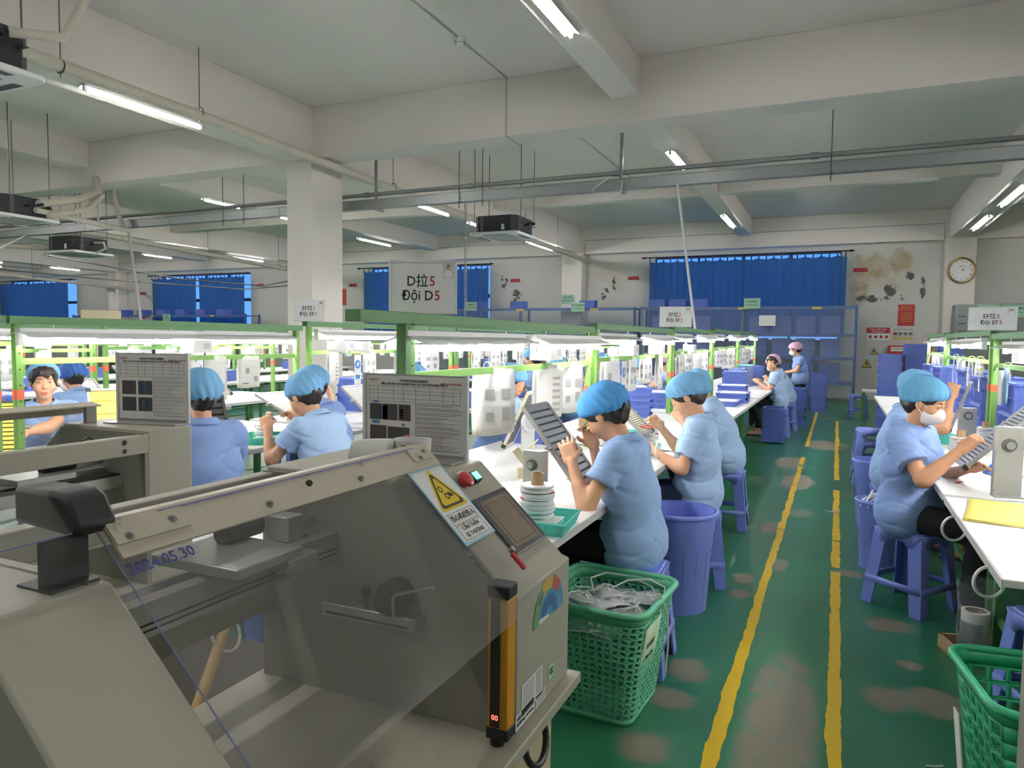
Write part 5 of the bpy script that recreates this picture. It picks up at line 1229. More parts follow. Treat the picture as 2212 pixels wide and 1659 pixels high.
    if glasses:
        b = MB()
        for s_ in (-1, 1):
            b.tube([M @ Vector((.113, s_*.033+.021*cos(a), .002+.015*sin(a))) for a in [i*pi/6 for i in range(12)]], .0015, 5, closed=True)
            b.tube([M @ Vector((.112, s_*.054, .006)), M @ Vector((.06, s_*.076, .008)), M @ Vector((-.01, s_*.088, .0))], .0016, 5)
        b.tube([M @ Vector((.114, -.012, .004)), M @ Vector((.114, .012, .004))], .0015, 5); b.build('glasses', 'black_plastic', t)
    if legs and not stand:
        for an in (anL, anR): MB().box((an[0]-.06, an[1]-.042, 0), (an[0]+.18, an[1]+.042, .022)).build('sandal', 'sandal', t, bevel=.01)
    if legs and stand:
        for an in (anL, anR): MB().box((an[0]-.06, an[1]-.042, 0), (an[0]+.18, an[1]+.042, .03)).build('shoe', 'black_plastic', t, bevel=.01)
    return t
# ================================================================ workers
def worker(lab, x, y, rz, wh=None, **k):
    a = radians(rz); c, s_ = cos(a), sin(a)
    if wh: k['hands'] = tuple(((p_[0]-x)*c+(p_[1]-y)*s_, -(p_[0]-x)*s_+(p_[1]-y)*c, p_[2]) for p_ in wh)
    k['legs'] = True
    if not k.get('stand') and not k.pop('own', 0): put_stool(x, y, a, 'blue stool under the '+lab.split(' ', 1)[0]+' '+' '.join(lab.split(' ')[1:9]), z=k.get('seat', .46)-.46)
    return person(lab, (x, y, 0), a, **k)
# facing -X: left hand lies on the -Y side
worker('person in a blue cap and rolled sleeves bending over a tilted metal frame', -.84, 3.27, 176, ((-1.10, 3.1, .94), (-1.08, 3.36, .98)), own=1, lean=9, head=(0, 42), thick=.95, cap='cap_bright', h=.0055, sleeve=.5, glasses=True, cup=(35, 60), shirt='shirt_blue')
worker('person in jeans and a drooping blue cap holding a red tool and tape ring', -.77, 4.58, 186, ((-1.04, 4.44, .82), (-1.05, 4.72, .93)), own=1, seat=.45, lean=1, head=(6, 38), cap='cap_blue', cap_style='flop', pants='jeans', h=.0055, sleeve=.7, shirt='shirt_pale', cup=(55, 60), skin='skin')
worker('person in a pale blue shirt hunched behind the worker in jeans', -.8, 6.02, 180, own=1, wh=((-1.15, 5.9, .86), (-1.15, 6.15, .86)), lean=22, head=(0, 38), h=.007, shirt='shirt_pale', sleeve=.95)
worker('person in a white face mask and navy striped cap working at the right bench', .40, 4.63, -26, own=1, wh=((.68, 4.62, .82), (.60, 4.36, .95)), lean=0, head=(-2, 20), mask=True, face=True, h=.0055, cap='cap_two', shirt='shirt_deep', sleeve=.62, skin='skin_warm', cup=(30, 60), thick=1.06)
worker('person in a visored blue cap reaching to a small frame at the right bench', .40, 5.95, -8, own=1, wh=((.76, 6.02, 1.12), (.74, 5.88, 1.13)), lean=9, head=(-10, 22), cap_style='visor', h=.008, shirt='shirt_blue', skin='skin_warm')
worker('person in a mauve cap turning to look at the camera beyond the crates', -.84, 12.3, 186, own=1, wh=((-1.16, 12.2, .86), (-1.14, 12.45, .86)), lean=10, head=(62, 2), face=True, back=1, cap='cap_pink', h=.009, shirt='shirt_pale')
worker('person in a mauve cap and mask bending beside the one looking round', -.78, 13.3, 190, own=1, wh=((-1.1, 13.2, .86), (-1.1, 13.45, .86)), lean=22, head=(10, 25), mask=True, cap='cap_pink', h=.01, shirt='shirt_pale')
worker('person in a pink cap and white mask standing at the end of the bench', -.66, 15.6, 200, ((-.95, 15.4, .92), (-.8, 15.75, .85)), lean=10, head=(-8, 18), mask=True, stand=True, cap='cap_pink', h=.01, shirt='shirt_deep', tall=.93)
worker('person in a mauve cap half hidden by far pads across the bench', -2.62, 11.4, 8, None, lean=10, head=(0, 20), cap='cap_pink', h=.012, legs=False)
worker('person in dark trousers hidden behind the hanging pads across the bench', -2.62, 9.3, 0, None, own=1, lean=14, head=(0, 30), h=.012, mask=True)
worker('person whose head is behind the white carton of red slips', -2.6, 5.35, -6, None, own=1, lean=14, head=(0, 25), h=.010, shirt='shirt_blue')
worker('person in a blue cap facing the EF1 row, dark hair showing at the brow', -3.3, 8.1, 182, None, lean=6, head=(0, 12), h=.011, seat=.55, legs=False)
worker('person in a blue cap with lowered head at the far part of the EF1 row', -3.3, 9.3, 180, None, lean=20, head=(0, 30), h=.012, legs=False)
worker('bareheaded person leaning over the EF1 row between the green posts', -3.3, 10.2, 0, None, lean=20, head=(-20, 30), h=.012, bare_head=True, bun=False, legs=False)
worker('person in a pale shirt seen from behind by the tilted board stack', -3.25, 10.9, 180, None, lean=12, head=(0, 20), h=.012, shirt='shirt_pale', legs=False)
worker('person with dark fringe looking straight at the camera across the yellow board', -5.1, 3.22, -30, ((-4.8, 2.9, .86), (-4.85, 3.3, .86)), lean=4, head=(0, 4), face=True, seat=.44, back=1, cap='cap_blue', h=.006, legs=False, shirt='shirt_blue', cap_style='flop')
worker('person in a blue cap with mask string bending at the row behind EF1', -5.75, 4.0, 170, None, lean=24, head=(0, 30), mask=True, h=.010, legs=False, cap='cap_navy')
worker('person in a blue cap seen from behind beside the reversed machine', -3.02, 2.74, 150, None, lean=5, head=(4, 8), h=.007, shirt='shirt_deep', sleeve=.9, cap='cap_blue', legs=False)
worker('person in profile writing at a bright tilted frame in the EF1 row', -3.22, 4.08, 184, ((-3.55, 4.0, .9), (-3.52, 4.2, .98)), lean=18, head=(0, 22), h=.007, shirt='shirt_deep', legs=False)
worker('person in a pale shirt half hidden behind the instruction board', -2.78, 3.5, 176, None, lean=20, head=(0, 34), h=.008, shirt='shirt_pale', legs=False)
worker('person in a blue cap leaning forward on the far side of the EF1 row', -5.05, 5.75, -20, None, lean=34, head=(-5, 34), h=.009, shirt='shirt_pale', legs=False, sleeve=.9)
worker('person of whom only the cap shows beside the D5 upright', -2.85, 4.75, 178, None, lean=14, head=(0, 24), h=.012, legs=False)
worker('person in a light blue cap at the left end of the EF1 row', -5.25, 2.38, -10, None, lean=10, head=(0, 12), h=.010, face=True, legs=False)
# ================================================================ stools, bins, baskets
put_stool(-.84, 3.25, .04, 'blue stool under the worker bending over the tilted frame')
put_stool(-.78, 4.55, .22, 'blue stool with chalk scribble under the worker in jeans')
put_stool(-.8, 6.02, .05, 'blue stool under the hunched worker in the pale shirt')
put_stool(.43, 4.64, radians(52), 'blue stool under the masked worker with the striped cap')
put_stool(.41, 5.95, 0, 'blue stool under the worker in the visored cap')
put_stool(.36, 8.62, .05, 'blue stool, lower one of the empty pair by the right bench'); put_stool(.36, 8.62, .05, 'blue stool set on top of another by the right bench', z=.13)
put_stool(.42, 16.4, .1, 'empty blue stool in front of the film covered rack')
put_stool(-.84, 12.3, .1, 'blue stool under the worker looking round'); put_stool(-.78, 13.3, .1, 'blue stool under the masked worker in a mauve cap')
put_stool(.84, 3.32, .3, 'blue stool half hidden behind the grey side plate')
put_stool(-2.62, 9.3, 0, 'blue stool across the bench behind the pads'); put_stool(-2.6, 5.35, 0, 'blue stool across the bench behind the carton')
bin_('large blue round bin between the first two workers', -.79, 4.04, .165, .205, .56)
bin_('blue round bin with a pale green strip beside the right stools', .31, 6.6, .12, .155, .55)
t = bin_('small blue bucket stuffed with white offcuts behind the masked worker', .285, 5.35, .10, .13, .46)
b = MB(); q_ = random.Random(5)
for i in range(16): a = q_.uniform(0, 6.28); b.tube([(.09*cos(a), .09*sin(a), .44), (.04*cos(a+1), .04*sin(a+1), .49+q_.uniform(0, .03)), (.11*cos(a+2.2), .11*sin(a+2.2), .45), (.14*cos(a+2.5), .14*sin(a+2.5), .42)], .004, 4)
tag(b.build('offcuts', 'spool_white', t), kind='stuff')
MB().box((-.157, -.02, .25), (-.153, .02, .42)).build('green_strip', 'tag_green', [o for o in C.objects if o.name.startswith('waste_bin')][1])
bin_('blue basin rim seen beside the worker turned away', -2.5, 2.72, .16, .22, .62)
def basket(lab, loc, rz, w_, l_, h_, m_, cells, sign=None, hole='leaf'):
    """laundry basket: tapered rounded walls pierced by rows of openings"""
    t = thing('plastic_basket', lab, 'basket', loc, rz); f0 = .74
    def wall(u, v, nrm=0):     # u round the rim 0..1, v height
        k_ = f0+(1-f0)*v; W_, L_ = w_/2*k_, l_/2*k_; rc = .07*k_
        per = [(W_-rc)*2, (L_-rc)*2]; arc = rc*pi/2; tot = 2*per[0]+2*per[1]+4*arc; s_ = (u % 1)*tot
        segs = [(per[0], 'l', (-(W_-rc), -L_), (1, 0)), (arc, 'a', (W_-rc, -(L_-rc)), -90), (per[1], 'l', (W_, -(L_-rc)), (0, 1)), (arc, 'a', (W_-rc, L_-rc), 0), (per[0], 'l', (W_-rc, L_), (-1, 0)), (arc, 'a', (-(W_-rc), L_-rc), 90), (per[1], 'l', (-W_, L_-rc), (0, -1)), (arc, 'a', (-(W_-rc), -(L_-rc)), 180)]
        for ln, ty, c, d in segs:
            if s_ <= ln+1e-9:
                if ty == 'l': return (c[0]+d[0]*s_, c[1]+d[1]*s_, h_*v)
                a = radians(d)+s_/rc; return (c[0]+rc*cos(a), c[1]+rc*sin(a), h_*v)
            s_ -= ln
        return (c[0], c[1], h_*v)
    nu, nv = cells; b = MB()
    def solid(v0, v1, n_=4*nu): b.grid(lambda u, v: wall(u, v0+(v1-v0)*v), n_, 1)
    solid(0, .06); solid(.9, 1.0)
    for j in range(nv):
        v0 = .06+.84*j/nv; v1 = .06+.84*(j+1)/nv
        for i in range(4*nu):
            u0 = i/(4*nu); u1 = (i+1)/(4*nu); q4 = [(u0, v0), (u1, v0), (u1, v1), (u0, v1)]
            cu, cv = (u0+u1)/2, (v0+v1)/2; fu, fv = (u1-u0)*.36, (v1-v0)*.36
            if (i % nu) in (0, nu-1): b.add([wall(*p_) for p_ in q4], [(0, 1, 2, 3)]); continue
            if hole == 'leaf':
                s_ = 1 if (i+j) % 2 else -1
                inn = [(cu-fu, cv-fv*(1 if s_ > 0 else .35)), (cu+fu*(.35 if s_ > 0 else 1), cv-fv), (cu+fu, cv+fv*(1 if s_ > 0 else .35)), (cu-fu*(.35 if s_ > 0 else 1), cv+fv)]
            else: inn = [(cu-fu, cv-fv), (cu+fu, cv-fv), (cu+fu, cv+fv), (cu-fu, cv+fv)]
            b.add([wall(*p_) for p_ in q4+inn], [(0, 1, 5, 4), (1, 2, 6, 5), (2, 3, 7, 6), (3, 0, 4, 7)])
    bb = b.build('wall', m_, t, solid=.004, smooth=50)
    b = MB(); n_ = 48; b.add([wall(i/n_, 0) for i in range(n_)], [tuple(range(n_))]); b.build('floor_panel', m_, t, solid=.004)
    MB().tube([tuple(Vector(wall(i/64, 1))*Vector((1, 1, 1))) if False else (wall(i/64, 1)[0]*1.03, wall(i/64, 1)[1]*1.03, h_) for i in range(64)], .013, 8, closed=True).build('rim', m_, t, smooth=60)
    return t
mat('basket_green', S(104,194,156), .4, var=.06); mat('basket_deep', S(50,170,124), .4); mat('label_green', S(196,222,190), .7)
t = basket('green pierced basket full of white tape offcuts beside the machine', (-.84, 2.83, 0), radians(-4), .46, .5, .47, 'basket_green', (13, 16))
b = MB(); q_ = random.Random(9)
for i in range(60):
    a = q_.uniform(0, 6.28); r0 = q_.uniform(.02, .15); c = Vector((q_.uniform(-.1, .12), q_.uniform(-.15, .12), .40+q_.uniform(0, .05)))
    b.tube([c+Vector((r0*cos(a+k_*.8), r0*sin(a+k_*.8), .02*sin(k_+i))) for k_ in range(6)], .0035, 4)
tag(b.build('tape_offcuts', 'spool_white', t), kind='stuff')
for i in range(5):
    M = T(q_.uniform(-.08, .08), q_.uniform(-.12, .1), .385+.012*i) @ RZ(q_.uniform(0, 3)) @ RX(q_.uniform(-.25, .25)); MB().grid(lambda u, v: M @ Vector((.2*(u-.5), .28*(v-.5), .02*sin(u*3+v*2))), 5, 5).build('scrap_sheet', 'grey_paper', t, solid=.001)
sg = MB().grid(lambda u, v: (.19+.036*v, -.17+.2*u, .17+.23*v), 4, 4).build('hung_label', 'label_green', t, solid=.002)
text('lettering', '变压器废', .026, 'ink', sg, frameM((.2135, -.07, .31), (0, 1, 0), (.15, 0, 1)), .0003); text('lettering', 'Phân bọc', .028, 'ink', sg, frameM((.2085, -.07, .265), (0, 1, 0), (.15, 0, 1)), .0004)
MB().tube([(.2, -.05, .49), (.235, -.03, .5), (.265, -.02, .42), (.27, -.02, .3), (.262, -.02, .18)], .004, 6).build('hanging_tape', 'spool_white', t)
t = basket('deep green oval holed basket beside the grey side plate', (.62, 2.58, 0), radians(8), .42, .46, .48, 'basket_deep', (7, 8), hole='x')
MB().box((-.216, -.05, .2), (-.212, .0, .4), RY(-.1)).build('paper_tag', 'paper', t)
# grey side plate at the end of the right bench, clear guard, tube rings under the edge
o_ = tag(MB().box((.448, 1.75, 0), (.475, 2.12, .80)).build('side_plate', 'machine_dark', bevel=.002), 'dark steel side plate standing before the near end of the right bench', 'plate')
for x_, y_, lab in ((.53, 3.75, 'white tube ring hanging under the right bench edge by the yellow sheets'), (.535, 2.95, 'white tube ring hanging at the near end of the right bench')):
    tag(MB().tube([(x_+.05*cos(a)-.02, y_+.02*cos(a), .67+.055*sin(a)) for a in [i*pi/12 for i in range(24)]], .006, 8, closed=True).build('tube_ring', 'sign_white'), lab, 'ring')
# reel in a clear bag on a wooden tray
t = thing('reel_tray', 'wooden tray on the floor under the right bench', 'tray', (.65, 4.0, 0), .3)
MB().box((-.12, -.1, 0), (.12, .1, .012)).build('base_board', 'wood_stick', t)
for a, c in (((-.12, -.1, 0), (-.11, .1, .07)), ((.11, -.1, 0), (.12, .1, .07)), ((-.12, -.1, 0), (.12, -.09, .07)), ((-.12, .09, 0), (.12, .1, .07))): MB().box(a, c).build('side_board', 'cork', t)
t = thing('wire_reel', 'grey wire reel with a pale collar in a clear bag on the wooden tray', 'reel', (.65, 4.0, .012))
MB().lathe([(.001, 0), (.058, 0), (.062, .02), (.062, .15), (.058, .165), (.001, .165)], n=28).build('winding', 'steel', t); MB().lathe([(.045, .165), (.06, .165), (.06, .215), (.045, .215)], n=28).build('collar', 'mask_white', t)
MB().lathe([(.074, .002), (.078, .12), (.075, .22), (.082, .32), (.088, .36)], n=20).build('clear_bag', 'clear_film', t, smooth=60)
for x_, y_, a, l_ in ((.24, 2.75, .4, 'right of the lane lines'), (.34, 2.86, .1, 'nearest the holed basket'), (-.62, 2.3, .5, 'before the pierced basket')): tag(MB().tube([(x_, y_, .004), (x_+.03*cos(a), y_+.03*sin(a), .006), (x_+.06*cos(a+.3), y_+.06*sin(a+.3), .004)], .003, 5).build('tape_offcut', 'sign_white'), 'short white tape offcut on the floor '+l_, 'offcut', 'tape offcuts on the floor')
tag(MB().tube([(.02+.03*cos(a), 6.92+.03*sin(a), .006+.004*a/6) for a in [i*.5 for i in range(14)]]+[(-.06, 6.95, .004)], .004, 5).build('tape_curl', 'sign_white'), 'white curl of tape lying across the yellow lane line', 'offcut')

# ================================================================ goods on the first bench row
put_spool(17, -1.09, 2.66, .756, 'tall pile of white tape discs with cardboard core in the teal tray by the machine', .068)
tray('teal tray holding the tall pile of tape discs', -1.04, 2.63, .75, .1, (.22, .26, .05))
block_stand('grey metal pivot block behind the tall tape pile', (-1.24, 3.0, .75), radians(80), .1, .25, .06)
jig('tilted metal wiring frame under the hands of the worker with rolled sleeves', (-1.235, 3.32, .985), radians(180), radians(52), .3, .47, 13)
jig('upright cream slatted frame across the bench from the rolled sleeves', (-1.98, 4.5, .96), radians(10), radians(66), .24, .4, 22, 'jig_cream', 'jig_gap', 'cream_plastic')
jig('olive slatted frame in front of the worker in jeans', (-1.33, 4.95, .98), radians(180), radians(42), .26, .36, 20, 'jig_cream', 'jig_gap', 'alu')
put_spool(20, -2.08, 3.78, .75, 'tape disc pile beside the blue crate behind the instruction board', .06)
put_crate('box', -2.1, 4.95, .75, .2, 'blue crate on the bench behind the tape disc pile', 'crates on the benches', 'paper')
t = thing('tape_reel', 'white tape reel on an upright stand beside the cream frame', 'reel', (-1.75, 4.1, .75), radians(60)); MB().box((-.05, -.004, 0), (.05, .004, .2)).build('upright', 'white_metal', t)
M_ = T(0, -.02, .24) @ RX(pi/2); MB().lathe([(.045, -.012), (.062, -.012), (.062, .012), (.045, .012), (.045, -.012)], n=28, M=M_).build('reel_ring', 'spool_white', t); MB().lathe([(.001, -.004), (.045, -.004), (.045, .004), (.001, .004)], n=28, M=M_).build('reel_disc', 'grey_paper', t)
t = thing('glue_dispenser', 'cream lever dispenser with a thin nozzle on the bench', 'dispenser', (-1.55, 3.55, .75), radians(120)); MB().box((-.03, -.02, 0), (.03, .02, .05)).build('base', 'cream_plastic', t); MB().box((-.012, -.06, -.02), (.02, .06, .02), T(0, 0, .11) @ RX(.9)).build('lever', 'cream_plastic', t); MB().cyl((0, -.04, .16), (0, -.09, .21), .005, n=8).build('nozzle', 'cream_plastic', t)
papers('yellow sheet under white drawings on the bench behind the machine', -1.7, 3.15, .751, .4, 'yellow_paper', .3, .42, 2)
papers('bright white drawing sheets spread behind the green start button', -1.45, 2.75, .752, .9, 'paper', .3, .42, 3)
papers('yellow sheets below the elbow of the worker with rolled sleeves', -1.2, 3.75, .751, .1, 'yellow_paper', .22, .3, 2)
papers('yellow sheet beside the white tape ring', -1.15, 4.3, .751, .3, 'yellow_paper', .2, .3, 2)
for y, n_, lab in ((5.15, 10, 'cork cored tape pile in front of the hunched worker'), (5.5, 8, 'cork cored tape pile next to the teal tray of the hunched worker'), (6.9, 12, 'tape pile beyond the hunched worker'), (7.9, 9, 'tape pile near the white sheets on the crates')): put_spool(n_, -1.2-.05*(n_ % 3), y, .75, lab, .055)
tray('teal tray under the red tool of the worker in jeans', -1.16, 4.75, .75, .2); tray('teal tray beyond the olive frame', -1.45, 5.4, .75, .1)
tag(MB().tube([(-1.0, 4.40+.035*cos(a), .83+.045*sin(a)) for a in [i*pi/12 for i in range(24)]], .006, 8, closed=True).build('tape_ring', 'sign_white'), 'white tape ring on the wrist of the worker in jeans', 'ring')
t = thing('hand_tool', 'small red tweezer tool held by the worker in jeans', 'tool', (-1.13, 4.7, .93)); MB().tube([(-.06, 0, 0), (0, .01, .012), (.03, .005, .008)], .004, 6).build('upper_arm', 'ink_red', t); MB().tube([(-.06, 0, 0), (0, -.008, -.008), (.03, -.004, -.004)], .004, 6).build('lower_arm', 'ink_red', t)
t = thing('clear_stand', 'cardboard strip upright among the benches by the paired posts', 'strip', (-1.9, 5.6, .75)); MB().box((-.03, -.01, 0), (.03, .01, .36)).build('strip_board', 'cork', t)
# crates with sheets towards the far end, in front of the looking worker
for i, (x_, y_, n_, k_) in enumerate([(-1.25, 8.9, 1, 'flat'), (-1.2, 9.5, 2, 'flat'), (-1.28, 10.1, 3, 'flat'), (-1.35, 10.9, 2, 'box'), (-1.75, 9.6, 3, 'flat'), (-1.5, 11.9, 2, 'box'), (-1.9, 8.2, 3, 'flat'), (-1.9, 7.1, 5, 'flat'), (-1.4, 13.5, 2, 'box'), (-1.6, 14.4, 3, 'flat')]):
    crate_stack(k_, n_, x_, y_, .75, .05*i, 'blue crate, %s pile along the far D5 row' % ORD[i], 'crates on the D5 and EF2 row', 'paper')
crate_stack('box', 3, -.84, 11.45, .03, 0, 'blue crate on the floor before the worker looking round', 'crates standing on the aisle floor')
for x_, y_, n_, lab in ((-.68, 14.3, 4, 'blue crate on the floor behind the mauve caps'), (-.35, 17.2, 5, 'blue crate by the standing worker'), (-.72, 17.6, 7, 'blue crate in the tall pile near the film covered rack')): crate_stack('box', n_, x_, y_, 0, .03, lab, 'crates standing on the aisle floor')
t = thing('storage_box', 'clear plastic drawer box standing on the far crates', 'box', (-1.45, 12.9, .75)); MB().box((-.13, -.16, 0), (.13, .16, .36)).build('shell', 'hazy_plastic', t); MB().box((-.135, -.165, .36), (.135, .165, .375)).build('lid', 'tray_teal', t)

# goods on the EF1 row
put_spool(13, -3.72, 3.9, .756, 'tape pile with red marks in the teal tray of the EF1 row', .058)
tray('teal tray with a tape pile in front of the writing worker', -3.72, 3.9, .75, .5, (.28, .36, .045))
jig('bright wide slatted frame under the pen of the worker in profile', (-3.82, 4.3, 1.0), radians(178), radians(22), .42, .34, 26, 'paper', 'grey_paper', 'alu')
block_stand('slotted metal stand carrying the bright slatted frame', (-3.78, 4.02, .75), radians(60), .08, .2, .03)
papers('yellow sheets on the EF1 bench behind the teal tray', -3.95, 4.1, .751, .3, 'yellow_paper', .3, .5, 3)
papers('yellow sheet at the edge of the EF1 bench', -3.62, 3.45, .751, .2, 'yellow_paper', .2, .3, 2)
jig('yellow faced board tilted before the person looking at the camera', (-4.52, 3.36, .99), radians(-30), radians(-58), .34, .3, 3, 'jig_yellow', 'jig_yellow', 'alu')
jig('black edged yellow slat rack beside the person looking at the camera', (-4.6, 2.62, .93), radians(-40), radians(-60), .25, .34, 12, 'jig_yellow', 'black_plastic', 'black_plastic')
jig('small dark grooved frame on a cork stand in the EF1 row', (-3.75, 3.5, 1.02), radians(150), radians(55), .1, .2, 4, 'rod_metal', 'black_plastic', 'rod_metal')
block_stand('narrow stand under the small dark grooved frame', (-3.72, 3.48, .75), radians(60), .08, .2, .04, 'cork')
for row, lst in (('EF1', [(6.2, -.35), (7.2, .4), (8.7, .35), (9.6, -.3), (11, .3), (12.2, -.2), (14, .2)]), ('B3', [(3.2, .3), (3.9, -.3), (5.4, .3), (6.4, -.3), (10.9, .2), (12.3, .3), (14, 0)]), ('B4', [(4.8, .3), (6, -.3), (7.4, .2), (9, 0), (11, .2), (13, 0)]), ('B5', [(5.6, .2), (8.2, .2), (11, 0), (13.5, .2)])):
    for i, (y, dx) in enumerate(lst): crate_stack('flat' if i % 2 else 'box', 2+i % 2, ROWS[row]+dx, y, .75, .1*i, 'blue crate, %s pile along %s' % (ORD[i], RN[row]), 'crates on '+RN[row], 'paper')
for row, ys in (('EF1', (5.3, 6.8, 8.2)), ('B3', (2.9, 4.5, 6.0)), ('B4', (5.3, 7.0))):
    for i, y in enumerate(ys): jig('%s pale slatted frame tilted on %s' % (ORD[i], RN[row]), (ROWS[row]+.35, y, .95), radians(180), radians(40), .35, .35, 14, 'paper', 'grey_paper', 'alu')

# goods on the right row
jig('tilted slatted metal frame under the hand of the masked worker', (.81, 4.66, 1.0), radians(2), radians(46), .24, .46, 20)
jig('small upright slatted frame before the visored cap', (.82, 6.02, 1.06), radians(-10), radians(72), .14, .36, 9)
block_stand('tall scratched steel stand beside the yellow sheets', (.79, 4.25, .75), radians(98), .125, .35, .035)
block_stand('short scratched steel stand behind the white mask', (.97, 6.75, .75), radians(98), .13, .25, .03)
put_spool(13, .79, 5.72, .75, 'taped disc pile in front of the masked worker', .066); put_spool(9, 1.12, 6.9, .75, 'disc pile behind the short steel stand', .06); put_spool(16, 1.15, 4.3, .75, 'disc pile behind the tall steel stand', .06); put_spool(7, .95, 3.1, .75, 'disc pile at the near end of the right bench', .06)
papers('curled yellow sheets at the edge of the right bench', .72, 3.78, .751, radians(-10), 'yellow_paper', .3, .5, 3)
papers('loose notes on the right bench behind the tape', 1.05, 5.0, .751, .4, 'paper', .2, .3, 2)
tag(MB().grid(lambda u, v: (.86+.1*(u-.5)+.01*sin(v*9), 4.95+.09*(v-.5), .755+.05*sin(pi*u)*sin(pi*v)+.006*sin(u*17+v*13)), 12, 12).build('blue_rag', 'cap_navy'), 'crumpled dark blue rag beside the tilted frame', 'cloth')
t = thing('red_clip', 'small red clip lying at the edge of the right bench', 'clip', (.62, 4.52, .751)); MB().lathe([(.001, .0), (.012, .0), (.012, .006), (.001, .008)], n=14).build('clip_pad', 'ink_red', t); MB().tube([(0, 0, .004), (.02, .03, .006), (.03, .045, .004)], .003, 5).build('clip_arm', 'ink_red', t)
tray('teal tray behind the masked worker', .75, 6.35, .75, .1, (.15, .2, .07))
for i, (x_, y_, n_, k_) in enumerate([(1.35, 6.5, 2, 'deep'), (1.3, 7.5, 2, 'deep'), (1.3, 8.4, 3, 'box'), (1.2, 9.5, 3, 'box'), (1.2, 10.6, 3, 'box')]): crate_stack(k_, n_, x_, y_, .75, .02*i, 'blue crate in %s pile along the right bench row' % ORD[i], 'crates on the right bench row')
for i, (x_, y_, n_) in enumerate([(.78, 13.2, 8), (1.15, 13.4, 9), (1.6, 13.0, 9), (.85, 14.6, 7)]): crate_stack('box', n_, x_, y_, 0, .0, 'blue crate of %s tall pile behind the right row' % ORD[i], 'tall crate piles before the red hydrant box')
t = [o for o in C.objects if o.name.startswith('crate') and o.get('label', '').startswith('blue crate in first pile along the right')][0]
text('lettering', 'FAIICT VN', .04, 'sign_white', t, frameM((-.178, 0, .16), (0, -1, 0), (0, 0, 1)), .001); text('lettering', 'D070', .045, 'sign_white', t, frameM((-.178, 0, .1), (0, -1, 0), (0, 0, 1)), .001)
t = thing('face_mask', 'pale blue face mask hanging from the rail ring of the right row', 'mask', (1.13, 6.3, 1.08)); MB().grid(lambda u, v: (.02*sin(pi*u), -.05+.1*u, .26*v), 6, 8).build('mask_panel', 'mask_blue', t, solid=.004); MB().grid(lambda u, v: (-.03+.02*sin(pi*u), -.04+.1*u, -.02+.26*v), 6, 8).build('rear_panel', 'grey_paper', t, solid=.004)
for row in (): pass
t = thing('roller_handle', 'cream roller handle tied to the rack of the right row', 'handle', (1.13, 7.35, 1.3)); MB().cyl((0, -.1, 0), (0, .1, 0), .02, n=12).build('roller', 'cream_plastic', t); MB().box((-.002, -.03, -.2), (.002, .03, 0)).build('hanging_sheet', 'paper', t)
# ================================================================ windows with backlit curtains
def curtain_mat():
    m = bpy.data.materials.new('curtain_blue'); m.use_nodes = True; MATS['curtain_blue'] = m; t = m.node_tree; n = t.nodes; L = t.links
    p = n['Principled BSDF']; p.inputs['Base Color'].default_value = S(58,98,142); p.inputs['Roughness'].default_value = .85
    tr = n.new('ShaderNodeBsdfTranslucent'); tr.inputs[0].default_value = S(92,146,184)
    mx = n.new('ShaderNodeMixShader'); mx.inputs[0].default_value = .45; L.new(p.outputs[0], mx.inputs[1]); L.new(tr.outputs[0], mx.inputs[2]); L.new(mx.outputs[0], n['Material Output'].inputs[0])
    nz = n.new('ShaderNodeTexNoise'); nz.inputs['Scale'].default_value = 200; bp = n.new('ShaderNodeBump'); bp.inputs['Strength'].default_value = .1; L.new(nz.outputs[0], bp.inputs['Height']); L.new(bp.outputs[0], p.inputs['Normal'])
curtain_mat()
film('window_glass', S(60,130,235), .12, .05); mat('window_frame', S(60,72,96), .5); mat('rod_black', S(40,38,40), .4, .5)
